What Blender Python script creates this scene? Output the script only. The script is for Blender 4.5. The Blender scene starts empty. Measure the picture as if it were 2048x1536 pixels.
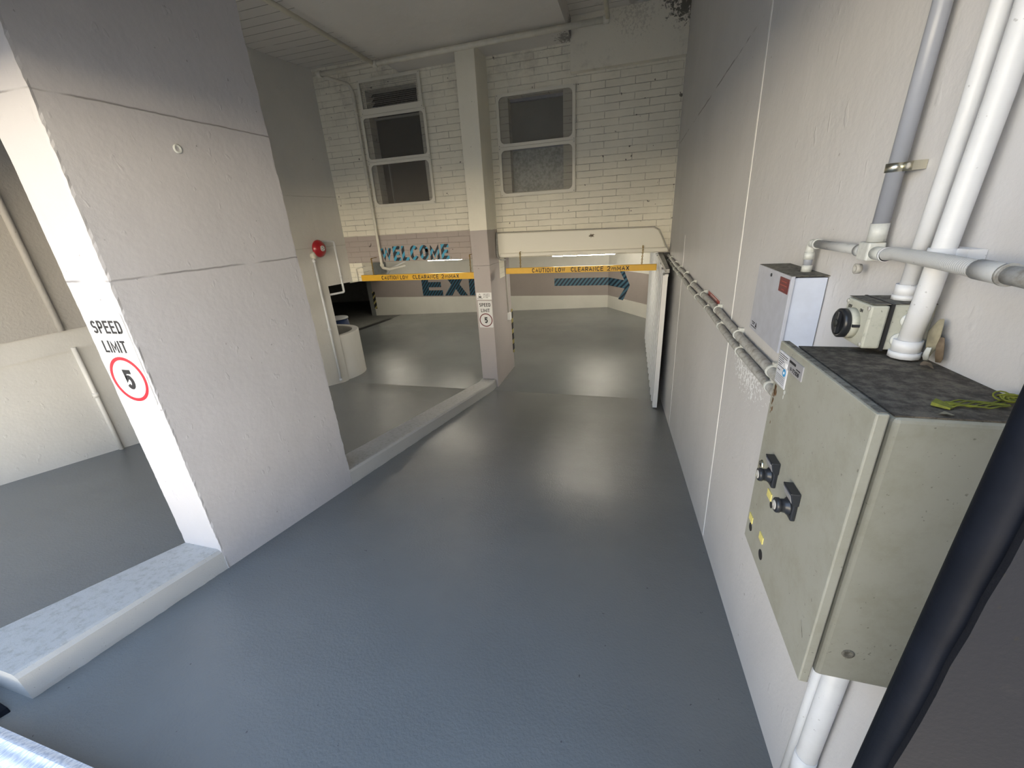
import bpy, bmesh, math, random
from mathutils import Vector, Matrix
random.seed(7)
SC = bpy.context.scene
COL = SC.collection
PI = math.pi

# ------------------------------------------------------------------ camera
R0 = Vector((0.96253711, 0.26541405, -0.05547691))
R1 = Vector((0.04936487, -0.37270943, -0.92663412))
R2 = Vector((-0.26661848, 0.88918112, -0.37184878))
FPX = 806.27
CAM = Vector((0, 0, 2.85))
cd = bpy.data.cameras.new('camera')
cam = bpy.data.objects.new('camera', cd)
COL.objects.link(cam)
cam.matrix_world = Matrix(((R0.x, -R1.x, -R2.x, CAM.x), (R0.y, -R1.y, -R2.y, CAM.y), (R0.z, -R1.z, -R2.z, CAM.z), (0, 0, 0, 1)))
cd.sensor_width = 36
cd.lens = FPX / 2048 * 36
cd.clip_start = 0.02
cd.clip_end = 200
SC.camera = cam

# ------------------------------------------------------------------ sky, exposure
SC.view_settings.view_transform = 'Standard'
SC.view_settings.look = 'None'
SC.view_settings.gamma = 1
SC.view_settings.use_curve_mapping = False
SC.view_settings.exposure = 0.15
W = bpy.data.worlds.new('sky')
SC.world = W
W.use_nodes = True
wn, wl = W.node_tree.nodes, W.node_tree.links
wn.clear()
wo = wn.new('ShaderNodeOutputWorld')
wb = wn.new('ShaderNodeBackground')
wr = wn.new('ShaderNodeValToRGB')
ws = wn.new('ShaderNodeSeparateXYZ')
wt = wn.new('ShaderNodeTexCoord')
wl.new(wt.outputs['Generated'], ws.inputs[0])
wl.new(ws.outputs['Z'], wr.inputs[0])
wl.new(wr.outputs[0], wb.inputs[0])
wl.new(wb.outputs[0], wo.inputs[0])
e = wr.color_ramp.elements
e[0].position = 0.0
e[0].color = (1.45, 1.22, 0.88, 1)
e[1].position = 1.0
e[1].color = (0.12, 0.18, 0.28, 1)
for p_, c_ in ((0.11, (1.45, 1.26, 0.95, 1)), (0.24, (0.44, 0.45, 0.44, 1)), (0.46, (0.17, 0.23, 0.33, 1))):
    q = e.new(p_)
    q.color = c_
wb.inputs[1].default_value = 9.2
# late sun over the roof: it only reaches the street behind the camera
sl_ = bpy.data.lights.new('sun', 'SUN')
sl_.energy = 14.0
sl_.color = (1.0, 0.86, 0.66)
sl_.angle = 0.01
so_ = bpy.data.objects.new('sun', sl_)
COL.objects.link(so_)
so_.rotation_euler = Vector((.50, -.34, -.79)).to_track_quat('-Z', 'Y').to_euler()
so_.location = (0, 0, 20)


def at(u, v, axis, val):
    """the place in the yard seen at photo position (u, v), on the plane axis = val"""
    d = R0 * ((u - 1024) / FPX) + R1 * ((v - 768) / FPX) + R2
    return CAM + d * ((val - CAM[axis]) / d[axis])


YB = 6.47
SL = 0.172


def ramp_z(y, x=0.0):
    if y < YB:
        return SL * (YB - y)
    return -0.036 * max(0.0, -0.66 - x) * (y - YB) / (14 - YB)


# ------------------------------------------------------------------ materials
def new_mat(name):
    m = bpy.data.materials.new(name)
    m.use_nodes = True
    nt = m.node_tree
    nt.nodes.clear()
    o = nt.nodes.new('ShaderNodeOutputMaterial')
    b = nt.nodes.new('ShaderNodeBsdfPrincipled')
    nt.links.new(b.outputs[0], o.inputs[0])
    return m, nt, b


class G:
    """small helper to write node graphs"""
    def __init__(s, nt):
        s.nt = nt

    def n(s, t, **k):
        x = s.nt.nodes.new(t)
        for a, v in k.items():
            setattr(x, a, v)
        return x

    def put(s, sock, v):
        if hasattr(v, 'is_output') or isinstance(v, bpy.types.NodeSocket):
            s.nt.links.new(v, sock)
        else:
            sock.default_value = v

    def math(s, op, a, b=0.0, c=None, clamp=False):
        x = s.n('ShaderNodeMath', operation=op)
        x.use_clamp = clamp
        s.put(x.inputs[0], a)
        s.put(x.inputs[1], b)
        if c is not None:
            s.put(x.inputs[2], c)
        return x.outputs[0]

    def mix(s, f, a, b):
        x = s.n('ShaderNodeMix', data_type='RGBA')
        s.put(x.inputs[0], f)
        s.put(x.inputs[6], a if not isinstance(a, tuple) else (*a[:3], 1))
        s.put(x.inputs[7], b if not isinstance(b, tuple) else (*b[:3], 1))
        return x.outputs[2]

    def pos(s):
        return s.n('ShaderNodeNewGeometry').outputs['Position']

    def obj(s):
        return s.n('ShaderNodeTexCoord').outputs['Object']

    def sep(s, v):
        x = s.n('ShaderNodeSeparateXYZ')
        s.put(x.inputs[0], v)
        return x.outputs

    def scale(s, v, sc):
        x = s.n('ShaderNodeMapping')
        s.put(x.inputs[0], v)
        x.inputs['Scale'].default_value = sc
        return x.outputs[0]

    def noise(s, v, scale, detail=4, rough=0.55):
        x = s.n('ShaderNodeTexNoise')
        s.put(x.inputs['Vector'], v)
        x.inputs['Scale'].default_value = scale
        x.inputs['Detail'].default_value = detail
        x.inputs['Roughness'].default_value = rough
        return x.outputs[0]

    def ramp(s, v, a, b):
        """smooth 0..1 between a and b"""
        x = s.n('ShaderNodeMapRange', interpolation_type='SMOOTHSTEP')
        s.put(x.inputs[0], v)
        x.inputs[1].default_value = a
        x.inputs[2].default_value = b
        return x.outputs[0]

    def bump(s, h, strength, dist, prev=None):
        x = s.n('ShaderNodeBump')
        s.put(x.inputs['Height'], h)
        x.inputs['Strength'].default_value = strength
        x.inputs['Distance'].default_value = dist
        if prev is not None:
            s.put(x.inputs['Normal'], prev)
        return x.outputs[0]


def simple(name, col, rough=0.5, metal=0.0, mottle=0.0, mscale=8, bump=0.0, bscale=60, bdist=0.004, specks=0.0, spec=0.5, coat=0.0):
    m, nt, b = new_mat(name)
    g = G(nt)
    P = g.pos()
    c = (*col, 1)
    b.inputs['Base Color'].default_value = c
    b.inputs['Roughness'].default_value = rough
    b.inputs['Metallic'].default_value = metal
    b.inputs['Specular IOR Level'].default_value = spec
    b.inputs['Coat Weight'].default_value = coat
    out = None
    if mottle:
        f = g.ramp(g.noise(P, mscale, 6, 0.6), 0.3, 0.7)
        out = g.mix(f, tuple(x * (1 - mottle) for x in col), tuple(min(1, x * (1 + mottle * .5)) for x in col))
    if specks:
        f = g.ramp(g.noise(P, 90, 2, 0.5), 0.70, 0.76)
        f = g.math('MULTIPLY', f, specks)
        out = g.mix(f, out if out is not None else c, (0.03, 0.03, 0.03))
    if out is not None:
        nt.links.new(out, b.inputs['Base Color'])
    if bump:
        nt.links.new(g.bump(g.noise(P, bscale, 4, 0.6), bump, bdist), b.inputs['Normal'])
    return m


def wall_paint(name, col, lines=(), bscale=45, bstr=0.35, rough=0.6, crack=0.0, streak=0.1, axis='z'):
    """rolled paint over concrete with formwork lines at given heights"""
    m, nt, b = new_mat(name)
    g = G(nt)
    P = g.pos()
    s = g.sep(P)
    big = g.ramp(g.noise(P, 1.3, 5, 0.6), 0.3, 0.75)
    c = g.mix(big, tuple(x * 0.93 for x in col), col)
    st = g.ramp(g.noise(g.scale(P, (6, 6, 0.6)), 1.5, 5, 0.65), 0.55, 0.8)
    c = g.mix(g.math('MULTIPLY', st, streak), c, tuple(x * 0.72 for x in col))
    sp = g.ramp(g.noise(P, 30, 2, 0.5), 0.755, 0.78)
    c = g.mix(g.math('MULTIPLY', sp, 0.5), c, (0.10, 0.09, 0.08))
    h1 = g.noise(P, bscale, 5, 0.6)
    h2 = g.noise(P, 5, 3, 0.5)
    blob = g.ramp(g.noise(g.scale(P, (1, 1, 0.6)), 17, 2, 0.5), 0.66, 0.74)
    n = g.bump(h1, bstr, 0.004)
    n = g.bump(h2, 0.3, 0.02, n)
    n = g.bump(blob, 0.35, 0.004, n)
    for z0, w, d in lines:
        wob = g.math('MULTIPLY', g.math('SUBTRACT', g.noise(P, 2.2, 4, 0.7), 0.5), 0.03)
        dd = g.math('ABSOLUTE', g.math('ADD', g.math('SUBTRACT', s[2], z0), wob))
        f = g.math('SUBTRACT', 1.0, g.ramp(dd, 0.0, w))
        gate = g.ramp(g.noise(P, 3.0, 2, 0.5), 0.38, 0.5)
        f = g.math('MULTIPLY', f, gate)
        c = g.mix(g.math('MULTIPLY', f, d), c, (0.13, 0.12, 0.11))
        n = g.bump(g.math('SUBTRACT', 1.0, f), 0.7, 0.006, n)
    nt.links.new(c, b.inputs['Base Color'])
    nt.links.new(n, b.inputs['Normal'])
    b.inputs['Roughness'].default_value = rough
    b.inputs['Specular IOR Level'].default_value = 0.35
    return m


M = {}
XRW = 0.60
M['wall_right'] = wall_paint('paint_right_wall', (0.60, 0.60, 0.61), lines=((3.76, 0.008, 0.7),), streak=0.15)
def flaked(m, c0, rad):
    nt = m.node_tree
    g = G(nt)
    b = [n for n in nt.nodes if n.type == 'BSDF_PRINCIPLED'][0]
    P = g.pos()
    dist = g.n('ShaderNodeVectorMath', operation='DISTANCE')
    g.put(dist.inputs[0], g.scale(P, (1, .45, 1)))
    dist.inputs[1].default_value = (c0[0], c0[1] * .45, c0[2])
    near = g.math('SUBTRACT', 1.0, g.ramp(dist.outputs['Value'], rad * .2, rad))
    f = g.ramp(g.math('ADD', g.noise(P, 48, 5, 0.7), g.math('MULTIPLY', near, .22)), 0.70, 0.73)
    f = g.math('MULTIPLY', f, g.math('GREATER_THAN', near, 0.02))
    src = b.inputs['Base Color'].links[0].from_socket
    nt.links.new(g.mix(f, src, (0.86, 0.88, 0.90)), b.inputs['Base Color'])
    nrm = b.inputs['Normal'].links[0].from_socket
    nt.links.new(g.bump(f, 0.5, 0.004, nrm), b.inputs['Normal'])


flaked(M['wall_right'], (XRW, 2.15, 2.10), 0.24)
def stained(m, c0, rad, col, scale=22, thr=.56, amount=.85):
    nt = m.node_tree
    g = G(nt)
    b = [n for n in nt.nodes if n.type == 'BSDF_PRINCIPLED'][0]
    P = g.pos()
    dist = g.n('ShaderNodeVectorMath', operation='DISTANCE')
    g.put(dist.inputs[0], P)
    dist.inputs[1].default_value = c0
    near = g.math('SUBTRACT', 1.0, g.ramp(dist.outputs['Value'], 0.0, rad))
    f = g.ramp(g.math('ADD', g.noise(P, scale, 6, 0.7), g.math('MULTIPLY', near, .30)), thr + .06, thr + .16)
    f = g.math('MULTIPLY', g.math('MULTIPLY', f, amount), g.ramp(near, 0.0, 0.3))
    src = b.inputs['Base Color'].links[0].from_socket
    nt.links.new(g.mix(f, src, col), b.inputs['Base Color'])


M['wall_left'] = wall_paint('paint_left_wall', (0.66, 0.65, 0.62), lines=((3.47, 0.006, 0.4), (2.62, 0.006, 0.35)))
M['pier'] = wall_paint('paint_pier', (0.47, 0.465, 0.485), lines=((3.475, 0.006, 0.6), (2.697, 0.006, 0.6)), bscale=30, bstr=0.4)
M['render'] = wall_paint('rough_render', (0.46, 0.44, 0.41), bscale=38, bstr=1.0)
M['garage_white'] = wall_paint('paint_garage', (0.66, 0.65, 0.60))


def banded(name, white, mauve, z0, z1, xmax=99.0, lines=()):
    m = wall_paint(name, white, lines=lines)
    nt = m.node_tree
    g = G(nt)
    b = [n for n in nt.nodes if n.type == 'BSDF_PRINCIPLED'][0]
    src = b.inputs['Base Color'].links[0].from_socket
    s = g.sep(g.pos())
    w = g.math('MULTIPLY', g.math('SUBTRACT', g.noise(g.pos(), 5, 2, 0.5), 0.5), 0.012)
    zz = g.math('ADD', s[2], w)
    f = g.math('MULTIPLY', g.math('GREATER_THAN', zz, z0), g.math('LESS_THAN', zz, z1))
    f = g.math('MULTIPLY', f, g.math('LESS_THAN', s[0], xmax))
    x = g.n('ShaderNodeMix', data_type='RGBA', blend_type='MULTIPLY')
    g.put(x.inputs[0], f)
    nt.links.new(src, x.inputs[6])
    x.inputs[7].default_value = (mauve[0] / white[0], mauve[1] / white[1], mauve[2] / white[2], 1)
    nt.links.new(x.outputs[2], b.inputs['Base Color'])
    return m


CREAM = (0.85, 0.82, 0.71)
MAUVE = (0.40, 0.355, 0.335)
M['column'] = banded('paint_column', CREAM, (0.44, 0.40, 0.39), -9, 2.755, lines=((2.20, 0.006, 0.6),))
M['garage_band'] = banded('paint_garage_band', (0.66, 0.65, 0.60), (0.33, 0.29, 0.275), 0.405, 1.27)


def brick_mat():
    m, nt, b = new_mat('painted_brick')
    g = G(nt)
    P = g.pos()
    s = g.sep(P)
    cb = g.n('ShaderNodeCombineXYZ')
    wob = g.math('MULTIPLY', g.math('SUBTRACT', g.noise(P, 9, 3, 0.6), 0.5), 0.012)
    g.put(cb.inputs[0], g.math('ADD', s[0], 20.0))
    g.put(cb.inputs[1], g.math('ADD', g.math('ADD', s[2], 0.02), wob))
    bt = g.n('ShaderNodeTexBrick')
    g.put(bt.inputs['Vector'], cb.outputs[0])
    bt.inputs['Scale'].default_value = 1.0
    bt.inputs['Brick Width'].default_value = 0.42
    bt.inputs['Row Height'].default_value = 0.096
    bt.inputs['Mortar Size'].default_value = 0.006
    bt.inputs['Mortar Smooth'].default_value = 0.6
    bt.inputs['Bias'].default_value = 0.0
    bt.inputs['Color1'].default_value = (1, 1, 1, 1)
    bt.inputs['Color2'].default_value = (0.86, 0.86, 0.86, 1)
    bt.inputs['Mortar'].default_value = (0, 0, 0, 1)
    fac = bt.outputs['Fac']
    gate = g.ramp(g.noise(g.scale(P, (.5, 1, 2)), 3.1, 5, 0.75), 0.38, 0.66)
    big = g.ramp(g.noise(P, 1.1, 5, 0.6), 0.35, 0.7)
    base = g.mix(big, tuple(x * 0.9 for x in CREAM), CREAM)
    isband = g.math('MULTIPLY', g.math('LESS_THAN', s[2], 2.757), g.math('MULTIPLY', g.math('GREATER_THAN', s[2], 2.268), g.math('LESS_THAN', s[0], -2.3)))
    base = g.mix(isband, base, MAUVE)
    lo = g.math('ADD', g.math('MULTIPLY', gate, 0.60), 0.08)
    c = g.mix(g.math('MULTIPLY', fac, lo), base, (0.22, 0.20, 0.17))
    hole = g.ramp(g.noise(P, 13, 2, 0.5), 0.735, 0.75)
    c = g.mix(g.math('MULTIPLY', hole, 0.8), c, (0.07, 0.06, 0.05))
    # patchy brown-grey tone, stronger towards the top of the wall
    d = g.math('MULTIPLY', g.ramp(s[2], 4.3, 5.3), g.ramp(g.noise(P, 4, 6, 0.7), 0.45, 0.7))
    c = g.mix(g.math('MULTIPLY', d, 0.35), c, (0.20, 0.18, 0.16))
    nt.links.new(c, b.inputs['Base Color'])
    n = g.bump(g.math('SUBTRACT', 1.0, fac), 0.55, 0.008)
    n = g.bump(g.noise(P, 40, 5, 0.6), 0.35, 0.005, n)
    n = g.bump(g.noise(g.scale(P, (3, 3, 9)), 1.2, 3, 0.6), 0.4, 0.02, n)
    nt.links.new(n, b.inputs['Normal'])
    b.inputs['Roughness'].default_value = 0.6
    b.inputs['Specular IOR Level'].default_value = 0.35
    return m


M['brick'] = brick_mat()


def floor_mat():
    m, nt, b = new_mat('glossy_floor_paint')
    g = G(nt)
    P = g.pos()
    s = g.sep(P)
    big = g.ramp(g.noise(P, 0.9, 5, 0.6), 0.3, 0.7)
    c = g.mix(big, (0.158, 0.168, 0.170), (0.178, 0.189, 0.190))
    sp = g.ramp(g.noise(P, 34, 2, 0.5), 0.765, 0.775)
    c = g.mix(g.math('MULTIPLY', sp, 0.5), c, (0.02, 0.02, 0.025))
    # dark unpainted zone of the far bay
    nt.links.new(c, b.inputs['Base Color'])
    fine = g.noise(P, 75, 4, 0.6)
    mid = g.noise(P, 22, 3, 0.6)
    wav = g.noise(g.scale(P, (0.6, 3.0, 1)), 2.6, 2, 0.5)
    n = g.bump(fine, 0.60, 0.0045)
    n = g.bump(mid, 0.10, 0.004, n)
    n = g.bump(wav, 0.06, 0.03, n)
    nt.links.new(n, b.inputs['Normal'])
    r = g.ramp(g.noise(P, 1.7, 4, 0.6), 0.3, 0.7)
    rr = g.math('ADD', g.math('MULTIPLY', r, 0.06), 0.12)
    nt.links.new(rr, b.inputs['Roughness'])
    b.inputs['Specular IOR Level'].default_value = 0.55
    return m


M['floor'] = floor_mat()
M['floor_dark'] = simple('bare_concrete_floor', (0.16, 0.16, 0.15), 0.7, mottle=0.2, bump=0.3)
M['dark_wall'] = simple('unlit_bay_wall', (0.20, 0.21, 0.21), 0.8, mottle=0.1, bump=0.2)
M['asphalt'] = simple('street_asphalt', (0.30, 0.29, 0.27), 0.9, mottle=0.2, bump=0.5)
M['ceiling'] = wall_paint('soffit_paint', (0.72, 0.70, 0.67), bscale=30, bstr=0.2, streak=0.0)


def board_mat():
    m, nt, b = new_mat('boarded_soffit')
    g = G(nt)
    P = g.pos()
    s = g.sep(P)
    t = g.math('FRACT', g.math('DIVIDE', g.math('ADD', s[1], 20.0), 0.185))
    d = g.math('ABSOLUTE', g.math('SUBTRACT', t, 0.5))
    f = g.math('SUBTRACT', 1.0, g.ramp(d, 0.0, 0.035))
    gate = g.ramp(g.noise(P, 2.0, 3, 0.6), 0.3, 0.5)
    f = g.math('MULTIPLY', f, gate)
    c = g.mix(f, (0.70, 0.68, 0.65), (0.12, 0.11, 0.10))
    st = g.math('MULTIPLY', g.ramp(s[0], -1.2, 0.6), g.ramp(g.noise(P, 5, 6, 0.7), 0.5, 0.62))
    c = g.mix(g.math('MULTIPLY', st, 0.6), c, (0.05, 0.045, 0.04))
    nt.links.new(c, b.inputs['Base Color'])
    n = g.bump(g.math('SUBTRACT', 1.0, f), 0.8, 0.012)
    n = g.bump(g.noise(g.scale(P, (1, 8, 8)), 6, 4, 0.6), 0.2, 0.004, n)
    nt.links.new(n, b.inputs['Normal'])
    b.inputs['Roughness'].default_value = 0.65
    return m


M['boards'] = board_mat()


def grime(name, col, dark, lo, hi, rough=0.55, top_only=False, scale=14, bump=0.3, amount=1.0):
    m, nt, b = new_mat(name)
    g = G(nt)
    P = g.pos()
    f = g.ramp(g.noise(P, scale, 7, 0.72), lo, hi)
    f = g.math('MULTIPLY', f, amount)
    if top_only:
        nz = g.sep(g.n('ShaderNodeNewGeometry').outputs['True Normal'])[2]
        f = g.math('MULTIPLY', f, g.ramp(nz, 0.5, 0.9))
    c = g.mix(f, col, dark)
    sp = g.ramp(g.noise(P, 120, 2, 0.5), 0.70, 0.76)
    c = g.mix(g.math('MULTIPLY', sp, 0.6), c, tuple(x * 0.3 for x in dark))
    nt.links.new(c, b.inputs['Base Color'])
    nt.links.new(g.bump(g.noise(P, 150, 4, 0.6), bump, 0.002), b.inputs['Normal'])
    b.inputs['Roughness'].default_value = rough
    return m


M['kerb'] = grime('kerb_paint', (0.44, 0.44, 0.43), (0.22, 0.205, 0.165), 0.45, 0.68, 0.7, True, 26, 0.5, 0.42)
M['lintel_block'] = grime('lintel_paint', (0.78, 0.75, 0.66), (0.25, 0.23, 0.20), 0.55, 0.8, 0.7, False, 3, 0.3, 0.5)
stained(M['lintel_block'], (.58, 7.07, 5.43), .50, (.05, .045, .035))
stained(M['lintel_block'], (-.10, 7.07, 5.36), .70, (.30, .28, .24), 34, .68, .35)
stained(M['ceiling'], (-.955, 7.0, 5.25), .40, (.07, .06, .05), 26, .58, .7)
M['cabinet'] = grime('cabinet_enamel', (0.30, 0.30, 0.258), (0.22, 0.215, 0.165), 0.4, 0.7, 0.42, False, 9, 0.1, 0.6)
M['cabinet_top'] = grime('dusty_cabinet_top', (0.155, 0.135, 0.105), (0.05, 0.043, 0.034), 0.35, 0.62, 0.9, False, 40, 0.8, 1.0)
M['cabinet_gap'] = simple('gap_shade_and_cap_black', (0.02, 0.022, 0.02), 0.7)  # near black: shade of the door gap as colour; also the knob cap
M['iso'] = grime('isolator_plastic', (0.44, 0.45, 0.39), (0.20, 0.20, 0.17), 0.5, 0.8, 0.5, False, 60, 0.2, 0.7)
M['dust'] = grime('dust_layer', (0.20, 0.19, 0.16), (0.09, 0.085, 0.07), 0.4, 0.6, 0.95, False, 60, 0.6)
M['alu'] = simple('grey_powder_coat', (0.42, 0.44, 0.50), 0.40, mottle=0.08, mscale=20)
M['alu_side'] = simple('light_grey_powder_coat', (0.50, 0.55, 0.66), 0.45, mottle=0.05, mscale=20)
M['white_pipe'] = simple('white_painted_pipe', (0.68, 0.70, 0.73), 0.42, mottle=0.06, bump=0.25, bscale=120, bdist=0.0015, specks=0.35)
M['cream_pipe'] = simple('cream_painted_pipe', (0.68, 0.66, 0.58), 0.45, mottle=0.08, bump=0.15, bscale=90)
M['grey_pipe'] = simple('grey_plastic_conduit', (0.30, 0.32, 0.37), 0.33, mottle=0.05)
M['flex'] = grime('dusty_grey_conduit', (0.42, 0.43, 0.43), (0.17, 0.155, 0.13), 0.45, 0.75, 0.55, True, 40, 0.2)
M['dusty_pipe'] = grime('dusty_painted_conduit', (0.45, 0.46, 0.45), (0.24, 0.22, 0.19), 0.4, 0.7, 0.55, False, 30, 0.2)
M['fitting'] = simple('pale_plastic_fitting', (0.55, 0.57, 0.55), 0.4, mottle=0.1, mscale=60, specks=0.3)
M['white'] = simple('white_enamel', (0.78, 0.78, 0.78), 0.35)
M['sign_white'] = simple('sign_sheet_white', (0.66, 0.66, 0.66), 0.4)
M['screen_frame'] = simple('screen_frame_paint', (0.74, 0.72, 0.64), 0.45, bump=0.1)
M['black'] = simple('matt_black', (0.015, 0.015, 0.016), 0.5)
M['ink'] = simple('black_ink', (0.012, 0.012, 0.014), 0.6)
M['blackplastic'] = simple('black_plastic', (0.018, 0.02, 0.024), 0.32)
M['rubber'] = simple('black_rubber', (0.006, 0.008, 0.014), 0.6, bump=0.2, bscale=40, mottle=0.3)
M['darksteel'] = grime('dirty_dark_post', (0.012, 0.013, 0.017), (0.06, 0.055, 0.05), 0.62, 0.8, 0.75, False, 12, 0.5, 0.8)
M['red'] = simple('bell_red_enamel', (0.36, 0.012, 0.02), 0.28, coat=0.3)
M['signred'] = simple('sign_red', (0.48, 0.012, 0.025), 0.4)
M['signmaroon'] = simple('sign_dark_red', (0.13, 0.018, 0.022), 0.45)
M['labelred'] = simple('label_red', (0.36, 0.07, 0.055), 0.5)
M['yellow'] = simple('yellow_bar_paint', (0.74, 0.43, 0.03), 0.45, mottle=0.05)
M['labelyellow'] = simple('yellow_label', (0.62, 0.55, 0.18), 0.5, mottle=0.1, mscale=80)
M['brass'] = simple('rusty_brass_chain', (0.36, 0.24, 0.06), 0.5, metal=0.5, mottle=0.4, mscale=40)
M['chrome'] = simple('zinc_steel', (0.62, 0.60, 0.50), 0.28, metal=1.0)
M['labelsilver'] = simple('silver_label', (0.36, 0.36, 0.38), 0.35, metal=0.3)
M['labelgrey'] = simple('worn_paper_label', (0.52, 0.53, 0.56), 0.5, mottle=0.1, mscale=90)
M['labelblue'] = simple('blue_round_mark', (0.03, 0.25, 0.50), 0.5)
M['blueplastic'] = simple('dark_blue_plastic', (0.02, 0.04, 0.12), 0.4)
M['leaf'] = simple('dried_leaf', (0.27, 0.245, 0.17), 0.7, mottle=0.3, mscale=40)
M['leafdark'] = simple('dried_brown_leaf', (0.16, 0.12, 0.08), 0.8, mottle=0.3, mscale=60)
M['strap'] = simple('faded_yellow_green_strap', (0.17, 0.19, 0.02), 0.7, mottle=0.35, mscale=70)
M['glass_dark'] = simple('dark_window_glass', (0.035, 0.035, 0.033), 0.12, mottle=0.2, mscale=2)
M['glass_brown'] = simple('brown_blind_behind_glass', (0.11, 0.095, 0.075), 0.35, mottle=0.1, mscale=3)
M['glass_frost'] = simple('frosted_window_glass', (0.27, 0.275, 0.255), 0.30, mottle=0.1, mscale=2.0, bump=0.8, bscale=70, bdist=0.004)
M['glass_pebbled_lit'] = simple('pebbled_glass_lit_tone', (0.60, 0.62, 0.58), 0.18, mottle=0.35, mscale=26, bump=1.0, bscale=55, bdist=0.006, spec=0.8)  # light in the lower pane is painted in as a pale mottled colour
M['louvre'] = simple('dark_louvre_glass', (0.05, 0.052, 0.055), 0.25)
M['wire'] = simple('grey_wire', (0.40, 0.39, 0.36), 0.5)
M['rust'] = simple('rust_stain', (0.16, 0.085, 0.035), 0.8, mottle=0.5, mscale=120)
M['board'] = None
for k_, v_ in (('darksteel', .12), ('rubber', .12), ('floor_dark', .2)):
    [n for n in M[k_].node_tree.nodes if n.type == 'BSDF_PRINCIPLED'][0].inputs['Specular IOR Level'].default_value = v_


def ribbed():
    m, nt, b = new_mat('white_ribbed_rubber')
    g = G(nt)
    P = g.pos()
    s = g.sep(P)
    r1 = g.math('SINE', g.math('MULTIPLY', s[0], 420.0))
    r2 = g.math('SINE', g.math('MULTIPLY', s[1], 150.0))
    no = g.noise(g.scale(P, (1, 0.25, 1)), 130, 3, 0.6)
    c = g.mix(g.ramp(no, 0.35, 0.6), (0.55, 0.60, 0.70), (0.86, 0.88, 0.92))
    nt.links.new(c, b.inputs['Base Color'])
    n = g.bump(r1, 0.25, 0.002)
    n = g.bump(r2, 0.4, 0.004, n)
    nt.links.new(n, b.inputs['Normal'])
    b.inputs['Roughness'].default_value = 0.6
    return m


M['board'] = ribbed()


def stripes(name, a, bcol, period, slope=1.0, sheet_axis=0, duty=0.5):
    m, nt, b = new_mat(name)
    g = G(nt)
    s = g.sep(g.obj())
    t = g.math('FRACT', g.math('ADD', g.math('DIVIDE', g.math('ADD', s[0], g.math('MULTIPLY', s[2], -slope)), period), 50.0))
    f = g.math('LESS_THAN', t, duty)
    c = g.mix(f, a, bcol)
    nt.links.new(c, b.inputs['Base Color'])
    b.inputs['Roughness'].default_value = 0.5
    return m


M['welcome'] = stripes('welcome_stripes', (0.045, 0.33, 0.55), (0.012, 0.02, 0.03), 0.14, 0.8, duty=0.55)
M['exit'] = stripes('exit_stripes', (0.022, 0.105, 0.17), (0.006, 0.012, 0.024), 0.115, 0.8, duty=0.6)
M['arrow'] = stripes('arrow_stripes', (0.055, 0.14, 0.205), (0.008, 0.02, 0.042), 0.135, 0.8, duty=0.48)
M['guard'] = stripes('hazard_stripes', (0.42, 0.36, 0.14), (0.012, 0.012, 0.012), 0.22, 1.0, duty=0.6)


def fly(name):
    m = bpy.data.materials.new(name)
    m.use_nodes = True
    nt = m.node_tree
    nt.nodes.clear()
    o = nt.nodes.new('ShaderNodeOutputMaterial')
    mx = nt.nodes.new('ShaderNodeMixShader')
    tr = nt.nodes.new('ShaderNodeBsdfTransparent')
    df = nt.nodes.new('ShaderNodeBsdfDiffuse')
    tr.inputs[0].default_value = (0.93, 0.93, 0.93, 1)
    df.inputs[0].default_value = (0.30, 0.29, 0.27, 1)
    mx.inputs[0].default_value = 0.16
    nt.links.new(tr.outputs[0], mx.inputs[1])
    nt.links.new(df.outputs[0], mx.inputs[2])
    nt.links.new(mx.outputs[0], o.inputs[0])
    return m


M['fly'] = fly('fly_mesh')


def emit(name, col, st):
    m, nt, b = new_mat(name)
    b.inputs['Base Color'].default_value = (0.8, 0.8, 0.8, 1)
    b.inputs['Emission Color'].default_value = (*col, 1)
    b.inputs['Emission Strength'].default_value = st
    return m


M['tube'] = emit('lit_batten_diffuser', (1.0, 0.92, 0.76), 62.0)

# ------------------------------------------------------------------ mesh helpers
ORG = {}


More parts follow.
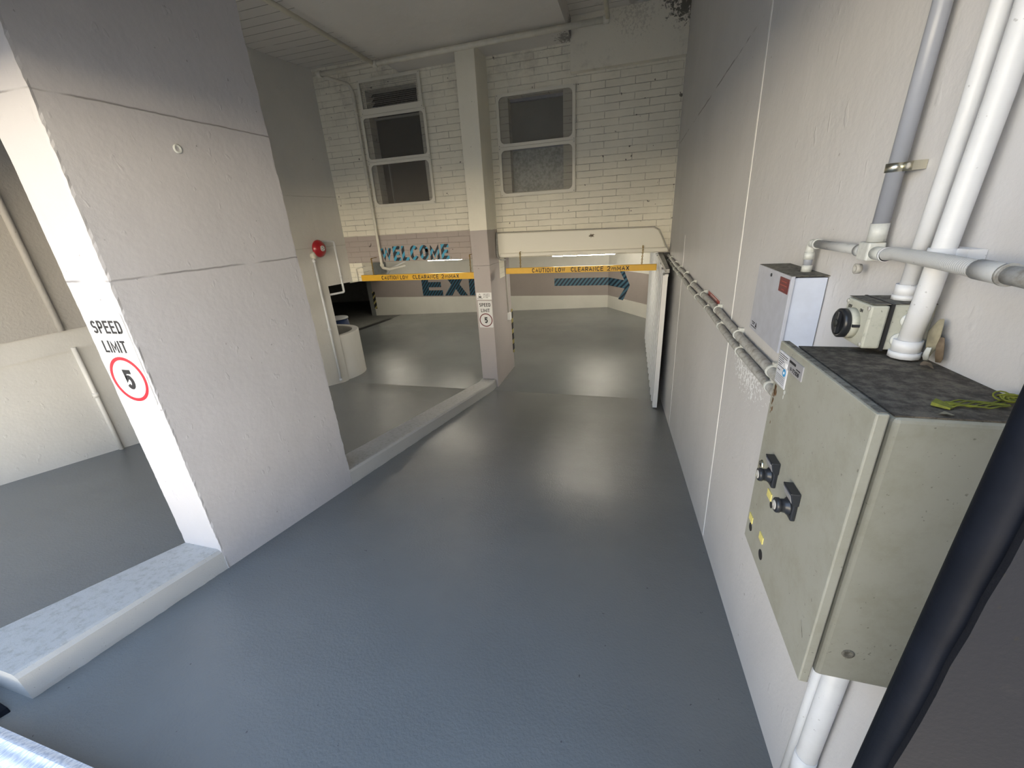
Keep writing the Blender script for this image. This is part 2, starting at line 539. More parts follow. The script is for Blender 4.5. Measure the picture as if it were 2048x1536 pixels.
class MB:
    def __init__(s):
        s.v, s.f, s.smooth = [], [], []

    def add(s, vs, fs, smooth=False):
        k = len(s.v)
        s.v += [Vector(v) for v in vs]
        s.f += [tuple(i + k for i in f) for f in fs]
        s.smooth += [smooth] * len(fs)
        return s

    def box(s, x0, x1, y0, y1, z0, z1):
        vs = [(x, y, z) for z in (z0, z1) for y in (y0, y1) for x in (x0, x1)]
        return s.add(vs, [(0, 2, 3, 1), (4, 5, 7, 6), (0, 1, 5, 4), (2, 6, 7, 3), (0, 4, 6, 2), (1, 3, 7, 5)])

    def hexa(s, b, t):
        """b, t: four bottom and four top corners in the same winding"""
        return s.add(list(b) + list(t), [(3, 2, 1, 0), (4, 5, 6, 7), (0, 1, 5, 4), (1, 2, 6, 5), (2, 3, 7, 6), (3, 0, 4, 7)])

    def prism(s, poly, d):
        """poly: 3D points of a planar outline; d: extrusion vector"""
        n = len(poly)
        d = Vector(d)
        vs = [Vector(p) for p in poly] + [Vector(p) + d for p in poly]
        fs = [tuple(range(n - 1, -1, -1)), tuple(range(n, 2 * n))]
        fs += [(i, (i + 1) % n, n + (i + 1) % n, n + i) for i in range(n)]
        return s.add(vs, fs)

    def tube(s, pts, r, seg=16, caps=True, radii=None):
        pts = [Vector(p) for p in pts]
        n = len(pts)
        rings = []
        T0 = (pts[1] - pts[0]).normalized()
        up = Vector((0, 0, 1)) if abs(T0.z) < 0.9 else Vector((1, 0, 0))
        u = T0.cross(up).normalized()
        for i, p in enumerate(pts):
            if i == 0:
                t = pts[1] - pts[0]
            elif i == n - 1:
                t = pts[-1] - pts[-2]
            else:
                t = (pts[i + 1] - p).normalized() + (p - pts[i - 1]).normalized()
            t.normalize()
            u = (u - t * u.dot(t)).normalized()
            w = t.cross(u)
            rr = radii[i] if radii else r
            rings.append([p + (u * math.cos(2 * PI * k / seg) + w * math.sin(2 * PI * k / seg)) * rr for k in range(seg)])
        vs = [v for ring in rings for v in ring]
        fs = []
        for i in range(n - 1):
            for k in range(seg):
                a, b = i * seg + k, i * seg + (k + 1) % seg
                fs.append((a, b, b + seg, a + seg))
        s.add(vs, fs, True)
        if caps:
            s.add(rings[0], [tuple(range(seg - 1, -1, -1))])
            s.add(rings[-1], [tuple(range(seg))])
        return s

    def lathe(s, base, axis, prof, seg=32):
        """prof: (distance along axis, radius) pairs"""
        base, axis = Vector(base), Vector(axis).normalized()
        up = Vector((0, 0, 1)) if abs(axis.z) < 0.9 else Vector((1, 0, 0))
        u = axis.cross(up).normalized()
        w = axis.cross(u)
        vs, fs = [], []
        for a, r in prof:
            for k in range(seg):
                vs.append(base + axis * a + (u * math.cos(2 * PI * k / seg) + w * math.sin(2 * PI * k / seg)) * max(r, 1e-5))
        for i in range(len(prof) - 1):
            for k in range(seg):
                a, b = i * seg + k, i * seg + (k + 1) % seg
                fs.append((a, b, b + seg, a + seg))
        s.add(vs, fs, True)
        if prof[0][1] > 1e-4:
            s.add(vs[:seg], [tuple(range(seg - 1, -1, -1))])
        if prof[-1][1] > 1e-4:
            s.add(vs[-seg:], [tuple(range(seg))])
        return s

    def build(s, name, mat, parent=None, bevel=0.0, bseg=2, shadow=True, org=None):
        if parent is not None:
            o0 = ORG[parent.name]
        elif org is not None:
            o0 = Vector(org)
        else:
            n = len(s.v)
            o0 = Vector((sum(v.x for v in s.v) / n, sum(v.y for v in s.v) / n, min(v.z for v in s.v)))
        me = bpy.data.meshes.new(name)
        me.from_pydata([tuple(v - o0) for v in s.v], [], s.f)
        bm = bmesh.new()
        bm.from_mesh(me)
        for i, f in enumerate(bm.faces):
            f.smooth = s.smooth[i]
        bmesh.ops.remove_doubles(bm, verts=bm.verts, dist=1e-6)
        bmesh.ops.recalc_face_normals(bm, faces=bm.faces)
        bm.to_mesh(me)
        bm.free()
        me.materials.append(mat)
        o = bpy.data.objects.new(name, me)
        COL.objects.link(o)
        if parent is None:
            o.location = o0
        else:
            o.parent = parent
        ORG[o.name] = o0
        if bevel:
            b = o.modifiers.new('bevel', 'BEVEL')
            b.width = bevel
            b.segments = bseg
            b.limit_method = 'ANGLE'
            b.angle_limit = math.radians(40)
        return o


def arc(c, a, b, ang0, ang1, n=8):
    c, a, b = Vector(c), Vector(a), Vector(b)
    return [c + a * math.cos(ang0 + (ang1 - ang0) * i / n) + b * math.sin(ang0 + (ang1 - ang0) * i / n) for i in range(n + 1)]


def bend(pts, r, n=5):
    """polyline with rounded corners"""
    pts = [Vector(p) for p in pts]
    out = [pts[0]]
    for i in range(1, len(pts) - 1):
        p = pts[i]
        a = (pts[i - 1] - p)
        b = (pts[i + 1] - p)
        k = min(r, a.length * .45, b.length * .45)
        a, b = p + a.normalized() * k, p + b.normalized() * k
        for j in range(n + 1):
            t = j / n
            out.append(a * (1 - t) ** 2 + p * 2 * t * (1 - t) + b * t * t)
    out.append(pts[-1])
    return out


def tag(o, label, cat, group=None, kind=None):
    o['label'] = label
    o['category'] = cat
    if group:
        o['group'] = group
    if kind:
        o['kind'] = kind
    return o


def thing(name, label, cat, loc, group=None):
    o = bpy.data.objects.new(name, None)
    o.empty_display_size = 0.1
    COL.objects.link(o)
    o.location = loc
    ORG[o.name] = Vector(loc)
    return tag(o, label, cat, group)


def struct(o, label=None, cat=None):
    o['kind'] = 'structure'
    if label:
        o['label'] = label
    if cat:
        o['category'] = cat
    return o


def _arc(cx, cy, rx, ry, a0, a1, n=8):
    return [(cx + rx * math.cos(math.radians(a0 + (a1 - a0) * i / n)), cy + ry * math.sin(math.radians(a0 + (a1 - a0) * i / n))) for i in range(n + 1)]


_C = _arc(.5, .68, .5, .32, 20, 180) + _arc(.5, .32, .5, .32, 180, 340)
STROKES = {
    'A': (1.0, [[(0, 0), (.5, 1), (1, 0)], [(.17, .33), (.83, .33)]]),
    'B': (.9, [[(0, 0), (0, 1), (.6, 1)] + _arc(.6, .76, .4, .24, 90, -90)[1:] + [(0, .52)], [(.6, .52)] + _arc(.6, .26, .4, .26, 90, -90)[1:] + [(0, 0)]]),
    'C': (.92, [_C]),
    'D': (.92, [[(0, 0), (0, 1), (.5, 1)] + _arc(.5, .68, .5, .32, 90, 0)[1:] + _arc(.5, .32, .5, .32, 0, -90) + [(0, 0)]]),
    'E': (.82, [[(1, 1), (0, 1), (0, 0), (1, 0)], [(0, .52), (.85, .52)]]),
    'F': (.8, [[(1, 1), (0, 1), (0, 0)], [(0, .52), (.85, .52)]]),
    'G': (.95, [_C + [(1, .46), (.6, .46)]]),
    'H': (.95, [[(0, 0), (0, 1)], [(1, 0), (1, 1)], [(0, .5), (1, .5)]]),
    'I': (.0, [[(0, 0), (0, 1)]]),
    'K': (.9, [[(0, 0), (0, 1)], [(1, 1), (0, .4)], [(.3, .6), (1, 0)]]),
    'L': (.75, [[(0, 1), (0, 0), (1, 0)]]),
    'M': (1.2, [[(0, 0), (0, 1), (.5, .25), (1, 1), (1, 0)]]),
    'N': (.95, [[(0, 0), (0, 1), (1, 0), (1, 1)]]),
    'O': (.98, [_arc(.5, .68, .5, .32, 0, 180) + _arc(.5, .32, .5, .32, 180, 360) + [(1, .68)]]),
    'P': (.85, [[(0, 0), (0, 1), (.6, 1)] + _arc(.6, .73, .4, .27, 90, -90)[1:] + [(0, .46)]]),
    'R': (.9, [[(0, 0), (0, 1), (.6, 1)] + _arc(.6, .73, .4, .27, 90, -90)[1:] + [(0, .46)], [(.5, .46), (1, 0)]]),
    'S': (.88, [_arc(.5, .74, .5, .26, 25, 250, 10) + _arc(.5, .26, .5, .26, 70, -155, 10)]),
    'T': (.85, [[(0, 1), (1, 1)], [(.5, 1), (.5, 0)]]),
    'U': (.95, [[(0, 1), (0, .32)] + _arc(.5, .32, .5, .32, 180, 360)[1:] + [(1, 1)]]),
    'V': (1.0, [[(0, 1), (.5, 0), (1, 1)]]),
    'W': (1.45, [[(0, 1), (.25, 0), (.5, .95), (.75, 0), (1, 1)]]),
    'X': (1.0, [[(0, 0), (1, 1)], [(0, 1), (1, 0)]]),
    'Y': (1.0, [[(0, 1), (.5, .45), (1, 1)], [(.5, .45), (.5, 0)]]),
    'Z': (.9, [[(0, 1), (1, 1), (0, 0), (1, 0)]]),
    'm': (1.3, [[(0, 0), (0, 1)], [(0, .7)] + _arc(.25, .72, .25, .28, 180, 0) + [(.5, 0)], [(.5, .7)] + _arc(.75, .72, .25, .28, 180, 0) + [(1, 0)]]),
    'z': (.9, [[(0, 1), (1, 1), (0, 0), (1, 0)]]),
    '0': (.85, [_arc(.5, .68, .5, .32, 0, 180) + _arc(.5, .32, .5, .32, 180, 360) + [(1, .68)]]),
    '1': (.4, [[(0, .75), (1, 1), (1, 0)]]),
    '2': (.85, [_arc(.5, .7, .5, .3, 165, -30) + [(0, 0), (1, 0)]]),
    '4': (.9, [[(.75, 0), (.75, 1), (0, .3), (1, .3)]]),
    '5': (.85, [[(.95, 1), (.08, 1), (.04, .52)] + _arc(.46, .33, .54, .33, 125, -150, 12)]),
    '7': (.85, [[(0, 1), (1, 1), (.35, 0)]]),
    '8': (.85, [_arc(.5, .75, .42, .25, 0, 360, 14), _arc(.5, .26, .5, .26, 0, 360, 14)]),
    '-': (.5, [[(0, .45), (1, .45)]]),
    ' ': (.4, []),
}


def text(body, name, mat, parent, org, U, V, w, h, bold=0.0, thick=0.0012, org0=None, sw=None, gap=None):
    """strokes drawn letter by letter, fitted into a w by h box whose lower left corner is org"""
    U, V, org = Vector(U).normalized(), Vector(V).normalized(), Vector(org)
    N = U.cross(V)
    sw = sw or h * .165
    gap = gap or h * .13
    raw = sum(STROKES[c][0] for c in body)
    n = len(body)
    k = (w - (n - 1) * gap - n * sw) / max(raw, .01)
    mb = MB()
    x = 0.0
    hw = sw / 2

    def P2(px, py, lift):
        return org + U * px + V * py + N * (thick * lift)
    for c in body:
        cw, lines = STROKES[c]
        cwid = cw * k
        for li, ln in enumerate(lines):
            pts = [Vector((x + hw + a * cwid, hw + b * (h - sw))) for a, b in ln]
            m = len(pts)
            L, Rr = [], []
            for i, p in enumerate(pts):
                d0 = (p - pts[i - 1]).normalized() if i else None
                d1 = (pts[i + 1] - p).normalized() if i < m - 1 else None
                if d0 is None:
                    d = d1
                    p = p - d * hw * (0 if abs(d.x) > .2 and abs(d.y) > .2 else 1)
                    nn, sc = Vector((-d.y, d.x)), 1
                elif d1 is None:
                    d = d0
                    p = p + d * hw * (0 if abs(d.x) > .2 and abs(d.y) > .2 else 1)
                    nn, sc = Vector((-d.y, d.x)), 1
                else:
                    t = d0 + d1
                    if t.length < .05:
                        t = d1
                    t.normalize()
                    nn = Vector((-t.y, t.x))
                    sc = min(1.9, 1 / max(.3, abs(nn.dot(Vector((-d1.y, d1.x))))))
                L.append(p + nn * hw * sc)
                Rr.append(p - nn * hw * sc)
            # keep inside the letter's height
            for q in L + Rr:
                q.y = min(max(q.y, 0), h)
            vs = [P2(q.x, q.y, 1 + .22 * li) for q in L + Rr] + [P2(q.x, q.y, 0.05) for q in L + Rr]
            fs = []
            for i in range(m - 1):
                fs += [(i, m + i, m + i + 1, i + 1), (2 * m + i, 2 * m + i + 1, 3 * m + i + 1, 3 * m + i),
                       (i, i + 1, 2 * m + i + 1, 2 * m + i), (m + i, 3 * m + i, 3 * m + i + 1, m + i + 1)]
            fs += [(0, 2 * m, 3 * m, m), (m - 1, 2 * m - 1, 4 * m - 1, 3 * m - 1)]
            mb.add(vs, fs)
        x += cwid + sw + gap
    return mb.build(name, mat, parent, org=org0)


# ================================================================== STRUCTURE
XR = 0.60
XL = -5.60
# --- floor: ramp, level strip, gently falling garage floor
mb = MB()
xs = [-5.7, -5.0, -4, -3, -2, -1, -.66, 0, .62]
ys = [-1.8, 0, 2, 4, 6, YB]
g_ = [[(x, y, ramp_z(y, x)) for x in xs] for y in ys]


def grid(mb, rows):
    nx = len(rows[0])
    vs = [p for r in rows for p in r]
    mb.add(vs, [(j * nx + i, j * nx + i + 1, (j + 1) * nx + i + 1, (j + 1) * nx + i) for j in range(len(rows) - 1) for i in range(nx - 1)])


grid(mb, g_)
xs2 = [-8.55, -7, -5.7] + xs[1:]
ys2 = [YB, 7.2, 9, 11, 12.5, 14.1]
grid(mb, [[(x, y, ramp_z(y, x)) for x in xs2] for y in ys2])
mb.add([(-5.7, -1.8, -0.7), (.62, -1.8, -0.7), (.62, 14.1, -0.7), (-8.55, 14.1, -0.7)], [(0, 1, 2, 3)])
struct(mb.build('floor', M['floor'], org=(0, 0, 0)), 'glossy blue-grey painted ramp running down into the garage', 'floor')
mb = MB()
grid(mb, [[(x, y, ramp_z(y, x)) for x in (-19, -14, -9.7, -8.55)] for y in (6.4, 9, 11, 14.1)])
grid(mb, [[(x, y, ramp_z(14.1, x)) for x in (-19, -14, -9.7)] for y in (14.1, 18)])
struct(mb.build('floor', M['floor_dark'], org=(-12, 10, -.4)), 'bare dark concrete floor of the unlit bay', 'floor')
mb = MB()
mb.box(-40, 40, -60, -1.8, 1.0, SL * (YB + 1.8))
struct(mb.build('street', M['asphalt']), 'street outside the entrance', 'street')
mb = MB()
mb.box(-40, -5.95, -1.8, 0.5, 1.0, SL * (YB + 1.8))
mb.box(.95, 40, -1.8, 0.5, 1.0, SL * (YB + 1.8))
struct(mb.build('footpath', M['asphalt']), 'footpath outside the entrance', 'footpath')

# --- right wall
mb = MB()
mb.box(XR, XR + .3, 0.30, 12.6, -0.3, 6.2)
struct(mb.build('wall_right', M['wall_right']), 'pale grey painted concrete wall along the right of the ramp', 'wall')


def strip(y0, z0, y1, z1, w=0.012, name='trim_1'):
    mb = MB()
    n = 24
    for i in range(n):
        a, b = i / n, (i + 1) / n
        ya, za = y0 + (y1 - y0) * a, z0 + (z1 - z0) * a
        yb, zb = y0 + (y1 - y0) * b, z0 + (z1 - z0) * b
        wa = w * (0.75 + 0.5 * random.random())
        mb.hexa([(XR - .003, ya - wa / 2, za), (XR + .004, ya - wa / 2, za), (XR + .004, ya + wa / 2, za), (XR - .003, ya + wa / 2, za)],
                [(XR - .003, yb - wa / 2, zb), (XR + .004, yb - wa / 2, zb), (XR + .004, yb + wa / 2, zb), (XR - .003, yb + wa / 2, zb)])
    return struct(mb.build(name, M['white']))


strip(2.525, .70, 2.765, 4.2, 0.014, 'trim_1')
strip(5.03, .26, 5.30, 2.6, 0.012, 'trim_2')

# --- left wall
mb = MB()
A_ = [(-2.2, -5.63), (2.9, -5.62), (6.0, -5.57), (6.58, -5.50)]
for (ya, xa), (yb, xb) in zip(A_, A_[1:]):
    mb.hexa([(xa - .35, ya, -.3), (xa, ya, -.3), (xb, yb, -.3), (xb - .35, yb, -.3)], [(xa - .35, ya, 6.2), (xa, ya, 6.2), (xb, yb, 6.2), (xb - .35, yb, 6.2)])
B_ = [(6.58, -5.50), (7.3, -5.375)]
for (ya, xa), (yb, xb) in zip(B_, B_[1:]):
    mb.hexa([(xa - .35, ya, 1.915), (xa, ya, 1.915), (xb, yb, 1.915), (xb - .35, yb, 1.915)], [(xa - .35, ya, 6.2), (xa, ya, 6.2), (xb, yb, 6.2), (xb - .35, yb, 6.2)])
struct(mb.build('wall_left', M['wall_left']), 'grey painted wall along the left lane with a low opening at its far end', 'wall')
mb = MB()
mb.box(-5.63, -5.575, -1.5, 3.4, 2.07, 6.0)
struct(mb.build('wall_render', M['render']), 'rough textured render on the upper left wall', 'wall')
mb = MB()
mb.box(-5.63, -5.60, -1.5, 3.4, 1.86, 2.075)
struct(mb.build('trim_3', M['wall_left']))

# --- brick wall with openings
mb = MB()
bx = [-5.42, -5.10, -4.425, -3.475, -2.56, -2.26, -1.95, -1.09, 0.60]
bz = [1.915, 2.27, 3.285, 3.31, 4.64, 5.03, 6.2]
for i in range(len(bx) - 1):
    for j in range(len(bz) - 1):
        xm, zm = (bx[i] + bx[i + 1]) / 2, (bz[j] + bz[j + 1]) / 2
        if zm < 2.27 and not (xm < -5.1 or -2.56 < xm < -2.26):
            continue
        if -4.425 < xm < -3.475 and 3.285 < zm < 5.03:
            continue
        if -1.95 < xm < -1.09 and 3.31 < zm < 4.64:
            continue
        mb.box(bx[i], bx[i + 1], 7.19, 7.50, bz[j], bz[j + 1])
struct(mb.build('wall_brick', M['brick']), 'white painted brick wall above the two garage openings', 'wall')

# --- column with flat front, deep pier
mb = MB()
mb.box(-2.563, -2.262, 6.655, 7.83, -0.14, 5.21)
struct(mb.build('wall_column', M['column'], bevel=0.006), 'tall painted column between the two garage openings', 'column')

# --- near pier
def kx(y):
    return -2.437 + 0.0207 * y


def jag(za, zb, n, amp):
    return [za + (zb - za) * i / n for i in range(n + 1)]


mb = MB()
n_ = 300
zt, zb_ = 6.2, 0.3
vs, fs = [], []
random.seed(3)
c1 = c2 = 0.0
for i in range(n_ + 1):
    z = zb_ + (zt - zb_) * i / n_
    c1 = c1 * .6 + random.uniform(-.004, .004)
    c2 = c2 * .6 + random.uniform(-.004, .004)
    y0, y1 = 1.39, 2.595
    vs += [(-2.705 + c2 * .5, y0, z), (kx(y0) - .014, y0, z), (kx(y0) + c1, y0 + .002 + abs(c2) * .6, z), (kx(y0), y0 + .016, z),
           (kx(y1), y1 - .016, z), (kx(y1) + c2 * .3, y1 + c1, z), (-2.70, y1, z)]
for i in range(n_):
    for k in range(7):
        a, b = i * 7 + k, i * 7 + (k + 1) % 7
        fs.append((a, b, b + 7, a + 7))
fs += [tuple(range(6, -1, -1)), tuple(n_ * 7 + k for k in range(7))]
mb.add(vs, fs)
struct(mb.build('wall_pier', M['pier']), 'large grey painted concrete pier between the two ramp lanes', 'pier')

# --- kerbs
def kerb(y0, y1, xl0, xl1, label):
    mb = MB()
    n = max(8, int((y1 - y0) / .03))
    vs, fs = [], []
    j = j2 = 0.0
    for i in range(n + 1):
        y = y0 + (y1 - y0) * i / n
        a = kx(y)
        l = xl0 + (xl1 - xl0) * i / n
        zf = ramp_z(y)
        h = 0.155
        j = j * .5 + random.uniform(-.003, .003)
        j2 = j2 * .5 + random.uniform(-.005, .005)
        vs += [(l, y, zf - .02), (l + .010, y, zf + h), (a - .030, y, zf + h), (a - .014 + j * .5, y, zf + h - .004 + j * .3), (a - .002, y, zf + h - .025),
               (a, y, zf + .025), (a + j2, y, zf - .02)]
    for i in range(n):
        for k in range(7):
            p, q = i * 7 + k, i * 7 + (k + 1) % 7
            fs.append((p, q, q + 7, p + 7))
    fs += [tuple(range(6, -1, -1)), tuple(n * 7 + k for k in range(7))]
    mb.add(vs, fs)
    return tag(mb.build('concrete_kerb', M['kerb']), label, 'kerb')


kerb(0.50, 1.395, -2.90, -2.715, 'short white concrete kerb in front of the large pier with the speed sign')
kerb(2.60, 6.652, -2.69, -2.575, 'long white concrete kerb from the large pier to the far column')

# --- ceilings
mb = MB()
mb.box(-3.74, -0.955, 0.9, 7.19, 5.2, 5.5)
struct(mb.build('ceiling', M['ceiling']), 'flat dropped soffit slab over the middle of the ramp', 'ceiling')
mb = MB()
mb.box(-5.7, -3.74, 0.9, 7.19, 5.45, 5.6)
struct(mb.build('ceiling', M['boards']), 'boarded soffit on the left of the slab', 'ceiling')
mb = MB()
mb.box(-0.955, .62, 0.9, 7.19, 5.45, 5.6)
struct(mb.build('ceiling', M['boards']), 'boarded soffit in the right corner', 'ceiling')
mb = MB()
mb.box(-0.965, XR, 7.07, 7.19, 4.81, 5.45)
struct(mb.build('trim_4', M['lintel_block'], bevel=0.004), 'plain concrete lintel block in the upper right corner', 'lintel')
# building above the entrance
mb = MB()
mb.box(-30, 20, 0.55, 0.9, 3.58, 5.8)
struct(mb.build('wall_entrance', M['wall_left']), 'beam over the street entrance', 'wall')

# --- garage inside
mb = MB()
mb.box(-9.70, -0.66, 14.0, 14.2, -.45, 2.4)
struct(mb.build('wall_back', M['garage_band']), 'garage back wall with a wide mauve band', 'wall')
mb = MB()
wa, wbp = Vector((-.66, 14.0, 0)), Vector((.60, 12.27, 0))
dn = Vector((.81, .59, 0)) * .15
mb.hexa([wa + Vector((0, 0, -.1)), wbp + Vector((0, 0, -.1)), wbp + dn + Vector((0, 0, -.1)), wa + dn + Vector((0, 0, -.1))],
        [wa + Vector((0, 0, 2.4)), wbp + Vector((0, 0, 2.4)), wbp + dn + Vector((0, 0, 2.4)), wa + dn + Vector((0, 0, 2.4))])
struct(mb.build('wall_angled', M['garage_band']), 'short angled garage wall with the arrow head', 'wall')
mb = MB()
mb.box(-19, XR + .1, 7.5, 18, 2.32, 2.6)
mb.box(-19, -5.86, 6.3, 7.5, 2.32, 2.6)
struct(mb.build('ceiling', M['garage_white'], org=(-9, 12, 2.3)), 'low garage ceiling', 'ceiling')
mb = MB()
mb.box(-19, -9.7, 17.8, 18, -1, 2.4)
mb.box(-19.2, -19, 6.3, 18, -1, 2.4)
mb.box(-19, -5.85, 6.1, 6.3, -1, 2.6)
mb.box(-9.9, -9.7, 14.0, 18, -1, 2.4)
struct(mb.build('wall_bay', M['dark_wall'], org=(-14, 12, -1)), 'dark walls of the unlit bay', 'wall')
mb = MB()
mb.box(-9.2, -8.9, 10.5, 17.8, 1.35, 2.32)
struct(mb.build('trim_5', M['dark_wall']), 'downstand beam of the unlit bay', 'beam')
mb = MB()
p0, p1 = (-8.62, 9.6), (-8.62, 13.9)
mb.box(-8.66, -8.44, 9.2, 13.3, -.42, -0.16)
mb2 = MB()
grid(mb2, [[(x, y, ramp_z(y, x) + .012) for x in (-8.66, -8.46)] for y in (9.0, 10, 11, 12, 13.2)])
grid(mb2, [[(x, y, ramp_z(y, x) - .012) for x in (-8.66, -8.46)] for y in (9.0, 10, 11, 12, 13.2)])
struct(mb2.build('trim_6', M['black']), 'flat black strip along the edge of the unlit bay', 'drain')  # thin black sheets laid along the floor edge

# --- low curved wall at the left opening
mb = MB()
outer = [(-5.535, 6.585), (-5.47, 6.80), (-5.46, 7.0), (-5.50, 7.18), (-5.60, 7.36), (-5.78, 7.50), (-6.02, 7.58), (-6.4, 7.6), (-7.6, 7.6)]
outer = [(p.x, p.y) for p in bend([(x, y, 0) for x, y in outer], .12, 3)]
inner = []
for i, (x, y) in enumerate(outer):
    a = Vector(outer[max(0, i - 1)])
    b = Vector(outer[min(len(outer) - 1, i + 1)])
    t = (b - a).normalized()
    nrm = Vector((-t.y, t.x))
    inner.append((x + nrm.x * .13, y + nrm.y * .13))
n = len(outer)
vs = []
for i in range(n):
    for (x, y), z in ((outer[i], -.25), (outer[i], .93), (inner[i], .93), (inner[i], -.25)):
        vs.append((x, y, z))
fs = [(i * 4 + k, i * 4 + (k + 1) % 4, (i + 1) * 4 + (k + 1) % 4, (i + 1) * 4 + k) for i in range(n - 1) for k in range(4)]
fs += [(0, 1, 2, 3), ((n - 1) * 4 + 3, (n - 1) * 4 + 2, (n - 1) * 4 + 1, (n - 1) * 4)]
mb.add(vs, fs)
struct(mb.build('wall_curved', M['wall_left'], bevel=0.015), 'low curved parapet wall beside the left opening', 'wall')
mb = MB()
mb.prism([(x, y, .60) for x, y in inner] + [(-7.6, 6.6, .60), (-5.66, 6.6, .60)], (0, 0, -.04))
struct(mb.build('trim_7', M['floor_dark']), 'grey floor inside the curved parapet', 'floor')

# ================================================================== PIPES ON THE LEFT WALL
def pipe(name, pts, r, mat, label, cat='pipe', rb=.05, fittings=(), group=None, fr=1.35, fl=.05, fmat=None, seg=16):
    pts = [Vector(p) for p in pts]
    t = thing(name, label, cat, pts[0], group)
    MB().tube(bend(pts, rb) if len(pts) > 2 else pts, r, seg).build('tube', mat, t)
    for a, d in fittings:
        a, d = Vector(a), Vector(d).normalized()
        MB().tube([a - d * fl / 2, a + d * fl / 2], r * fr, seg).build('socket', fmat or mat, t)
    return t


pipe('wall_pipe', [(-5.55, 2.64, 2.075), (-5.55, 2.64, 5.4)], .028, M['render'], 'painted vertical pipe on the rough upper part of the left wall')
pipe('wall_pipe', [(-5.595, 2.69, ramp_z(2.69)), (-5.595, 2.69, 1.885)], .022, M['wall_left'], 'thin painted pipe on the lower left wall down to the floor',
     fittings=(((-5.595, 2.69, 1.34), (0, 0, 1)),), fr=1.25)

# fire bell and its conduits
bc = Vector((-5.47, 6.50, 2.60))
t = thing('fire_bell', 'round red fire bell on the grey left wall above a white pipe', 'fire bell', (-5.51, 6.5, 2.46))
MB().lathe((-5.505, 6.50, 2.60), (1, -.05, 0), [(0, .05), (.035, .055), (.04, .145), (.055, .152), (.075, .148), (.105, .125), (.128, .09), (.138, .055), (.14, .0)], 40).build('gong', M['red'], t)
MB().lathe((-5.366, 6.493, 2.60), (1, -.05, 0), [(0, .05), (.006, .05), (.007, .0)], 28).build('sticker', M['white'], t)
MB().lathe((-5.360, 6.493, 2.60), (1, -.05, 0), [(0, .044), (.003, .044)], 28).build('ring', M['black'], t)
MB().lathe((-5.3575, 6.493, 2.60), (1, -.05, 0), [(0, .038), (.0025, .038)], 28).build('disc', M['white'], t)
mb = MB()
for q in range(3):
    a0 = q * 2 * PI / 3
    pl = [(-5.3545, 6.493 + math.cos(a0 + dd) * rr, 2.60 + math.sin(a0 + dd) * rr) for dd, rr in ((-.2, .01), (-.5, .024), (.1, .031), (.6, .02))]
    mb.prism(pl, (.002, 0, 0))
mb.build('mark', M['black'], t)
MB().lathe((-5.52, 6.37, 2.495), (1, 0, 0), [(0, .06), (.06, .06), (.075, .045), (.076, 0)], 24).build('junction_box', M['cream_pipe'], t)
pipe('bell_conduit', [(-5.50, 6.36, 2.46), (-5.50, 6.36, .08)], .020, M['white_pipe'], 'long white vertical pipe below the red fire bell',
     fittings=(((-5.50, 6.36, 2.40), (0, 0, 1)), ((-5.50, 6.36, 1.13), (0, 0, 1)), ((-5.50, 6.36, .10), (0, 0, 1))), fl=.04, fr=1.5)
pipe('bell_conduit', [(-5.49, 6.53, 2.72), (-5.46, 6.80, 2.71), (-5.44, 6.92, 2.70), (-5.44, 6.92, 1.75), (-5.52, 6.62, 1.75), (-5.62, 6.45, 1.75)], .020, M['white_pipe'],
     'white pipe looping from behind the fire bell down into the dark opening', rb=.03,
     fittings=(((-5.44, 6.92, 2.05), (0, 0, 1)),), fr=1.3)
# conduit on the brick pillar
pipe('conduit', [at(700, 565, 1, 7.15), at(717, 562, 1, 7.16), at(712, 538, 1, 7.16), at(726, 533, 1, 7.16), at(735, 532, 1, 7.5)], .012, M['cream_pipe'],
     'thin cream conduit zigzagging over the cream brick return beside the left opening', rb=.02, seg=10)

# downpipe on brick wall and ceiling drain pipes
pipe('drain_pipe', [(-4.78, 6.53, 5.13), (-0.40, 6.53, 5.15)], .036, M['cream_pipe'], 'long white drain pipe running across under the soffit slab',
     fittings=(((-4.76, 6.53, 5.13), (1, 0, 0)), ((-3.78, 6.53, 5.135), (1, 0, 0)), ((-.44, 6.53, 5.15), (1, 0, 0))), fl=.07, fr=1.3)
pipe('drain_pipe', [(-3.80, 6.50, 5.14), (-3.80, 3.0, 5.16), (-3.80, .95, 5.18)], .028, M['cream_pipe'], 'white pipe along the left edge of the soffit slab', rb=.01)
pipe('drain_pipe', [(-.42, 6.50, 5.16), (-.42, 4.5, 5.18)], .030, M['cream_pipe'], 'short white pipe below the boarded soffit at the right', rb=.01)
pipe('downpipe', [(-4.75, 6.60, 5.12), (-4.66, 7.10, 5.13), (-4.62, 7.13, 5.02), (-4.62, 7.13, 2.17), (-4.60, 7.35, 2.12), (-4.58, 7.9, 2.12)], .026, M['cream_pipe'],
     'cream downpipe on the brick wall left of the window screens', rb=.05,
     fittings=(((-4.62, 7.13, 4.72), (0, 0, 1)), ((-4.62, 7.13, 3.55), (0, 0, 1)), ((-4.62, 7.13, 2.22), (0, 0, 1))), fr=1.35, fl=.04)
pipe('overhead_pipe', [at(774, 549, 1, 7.9), at(783, 536, 1, 7.9), (-4.4, 8.2, 2.31)], .016, M['white_pipe'], 'short bent white pipe above the left clearance bar', rb=.03, seg=10)

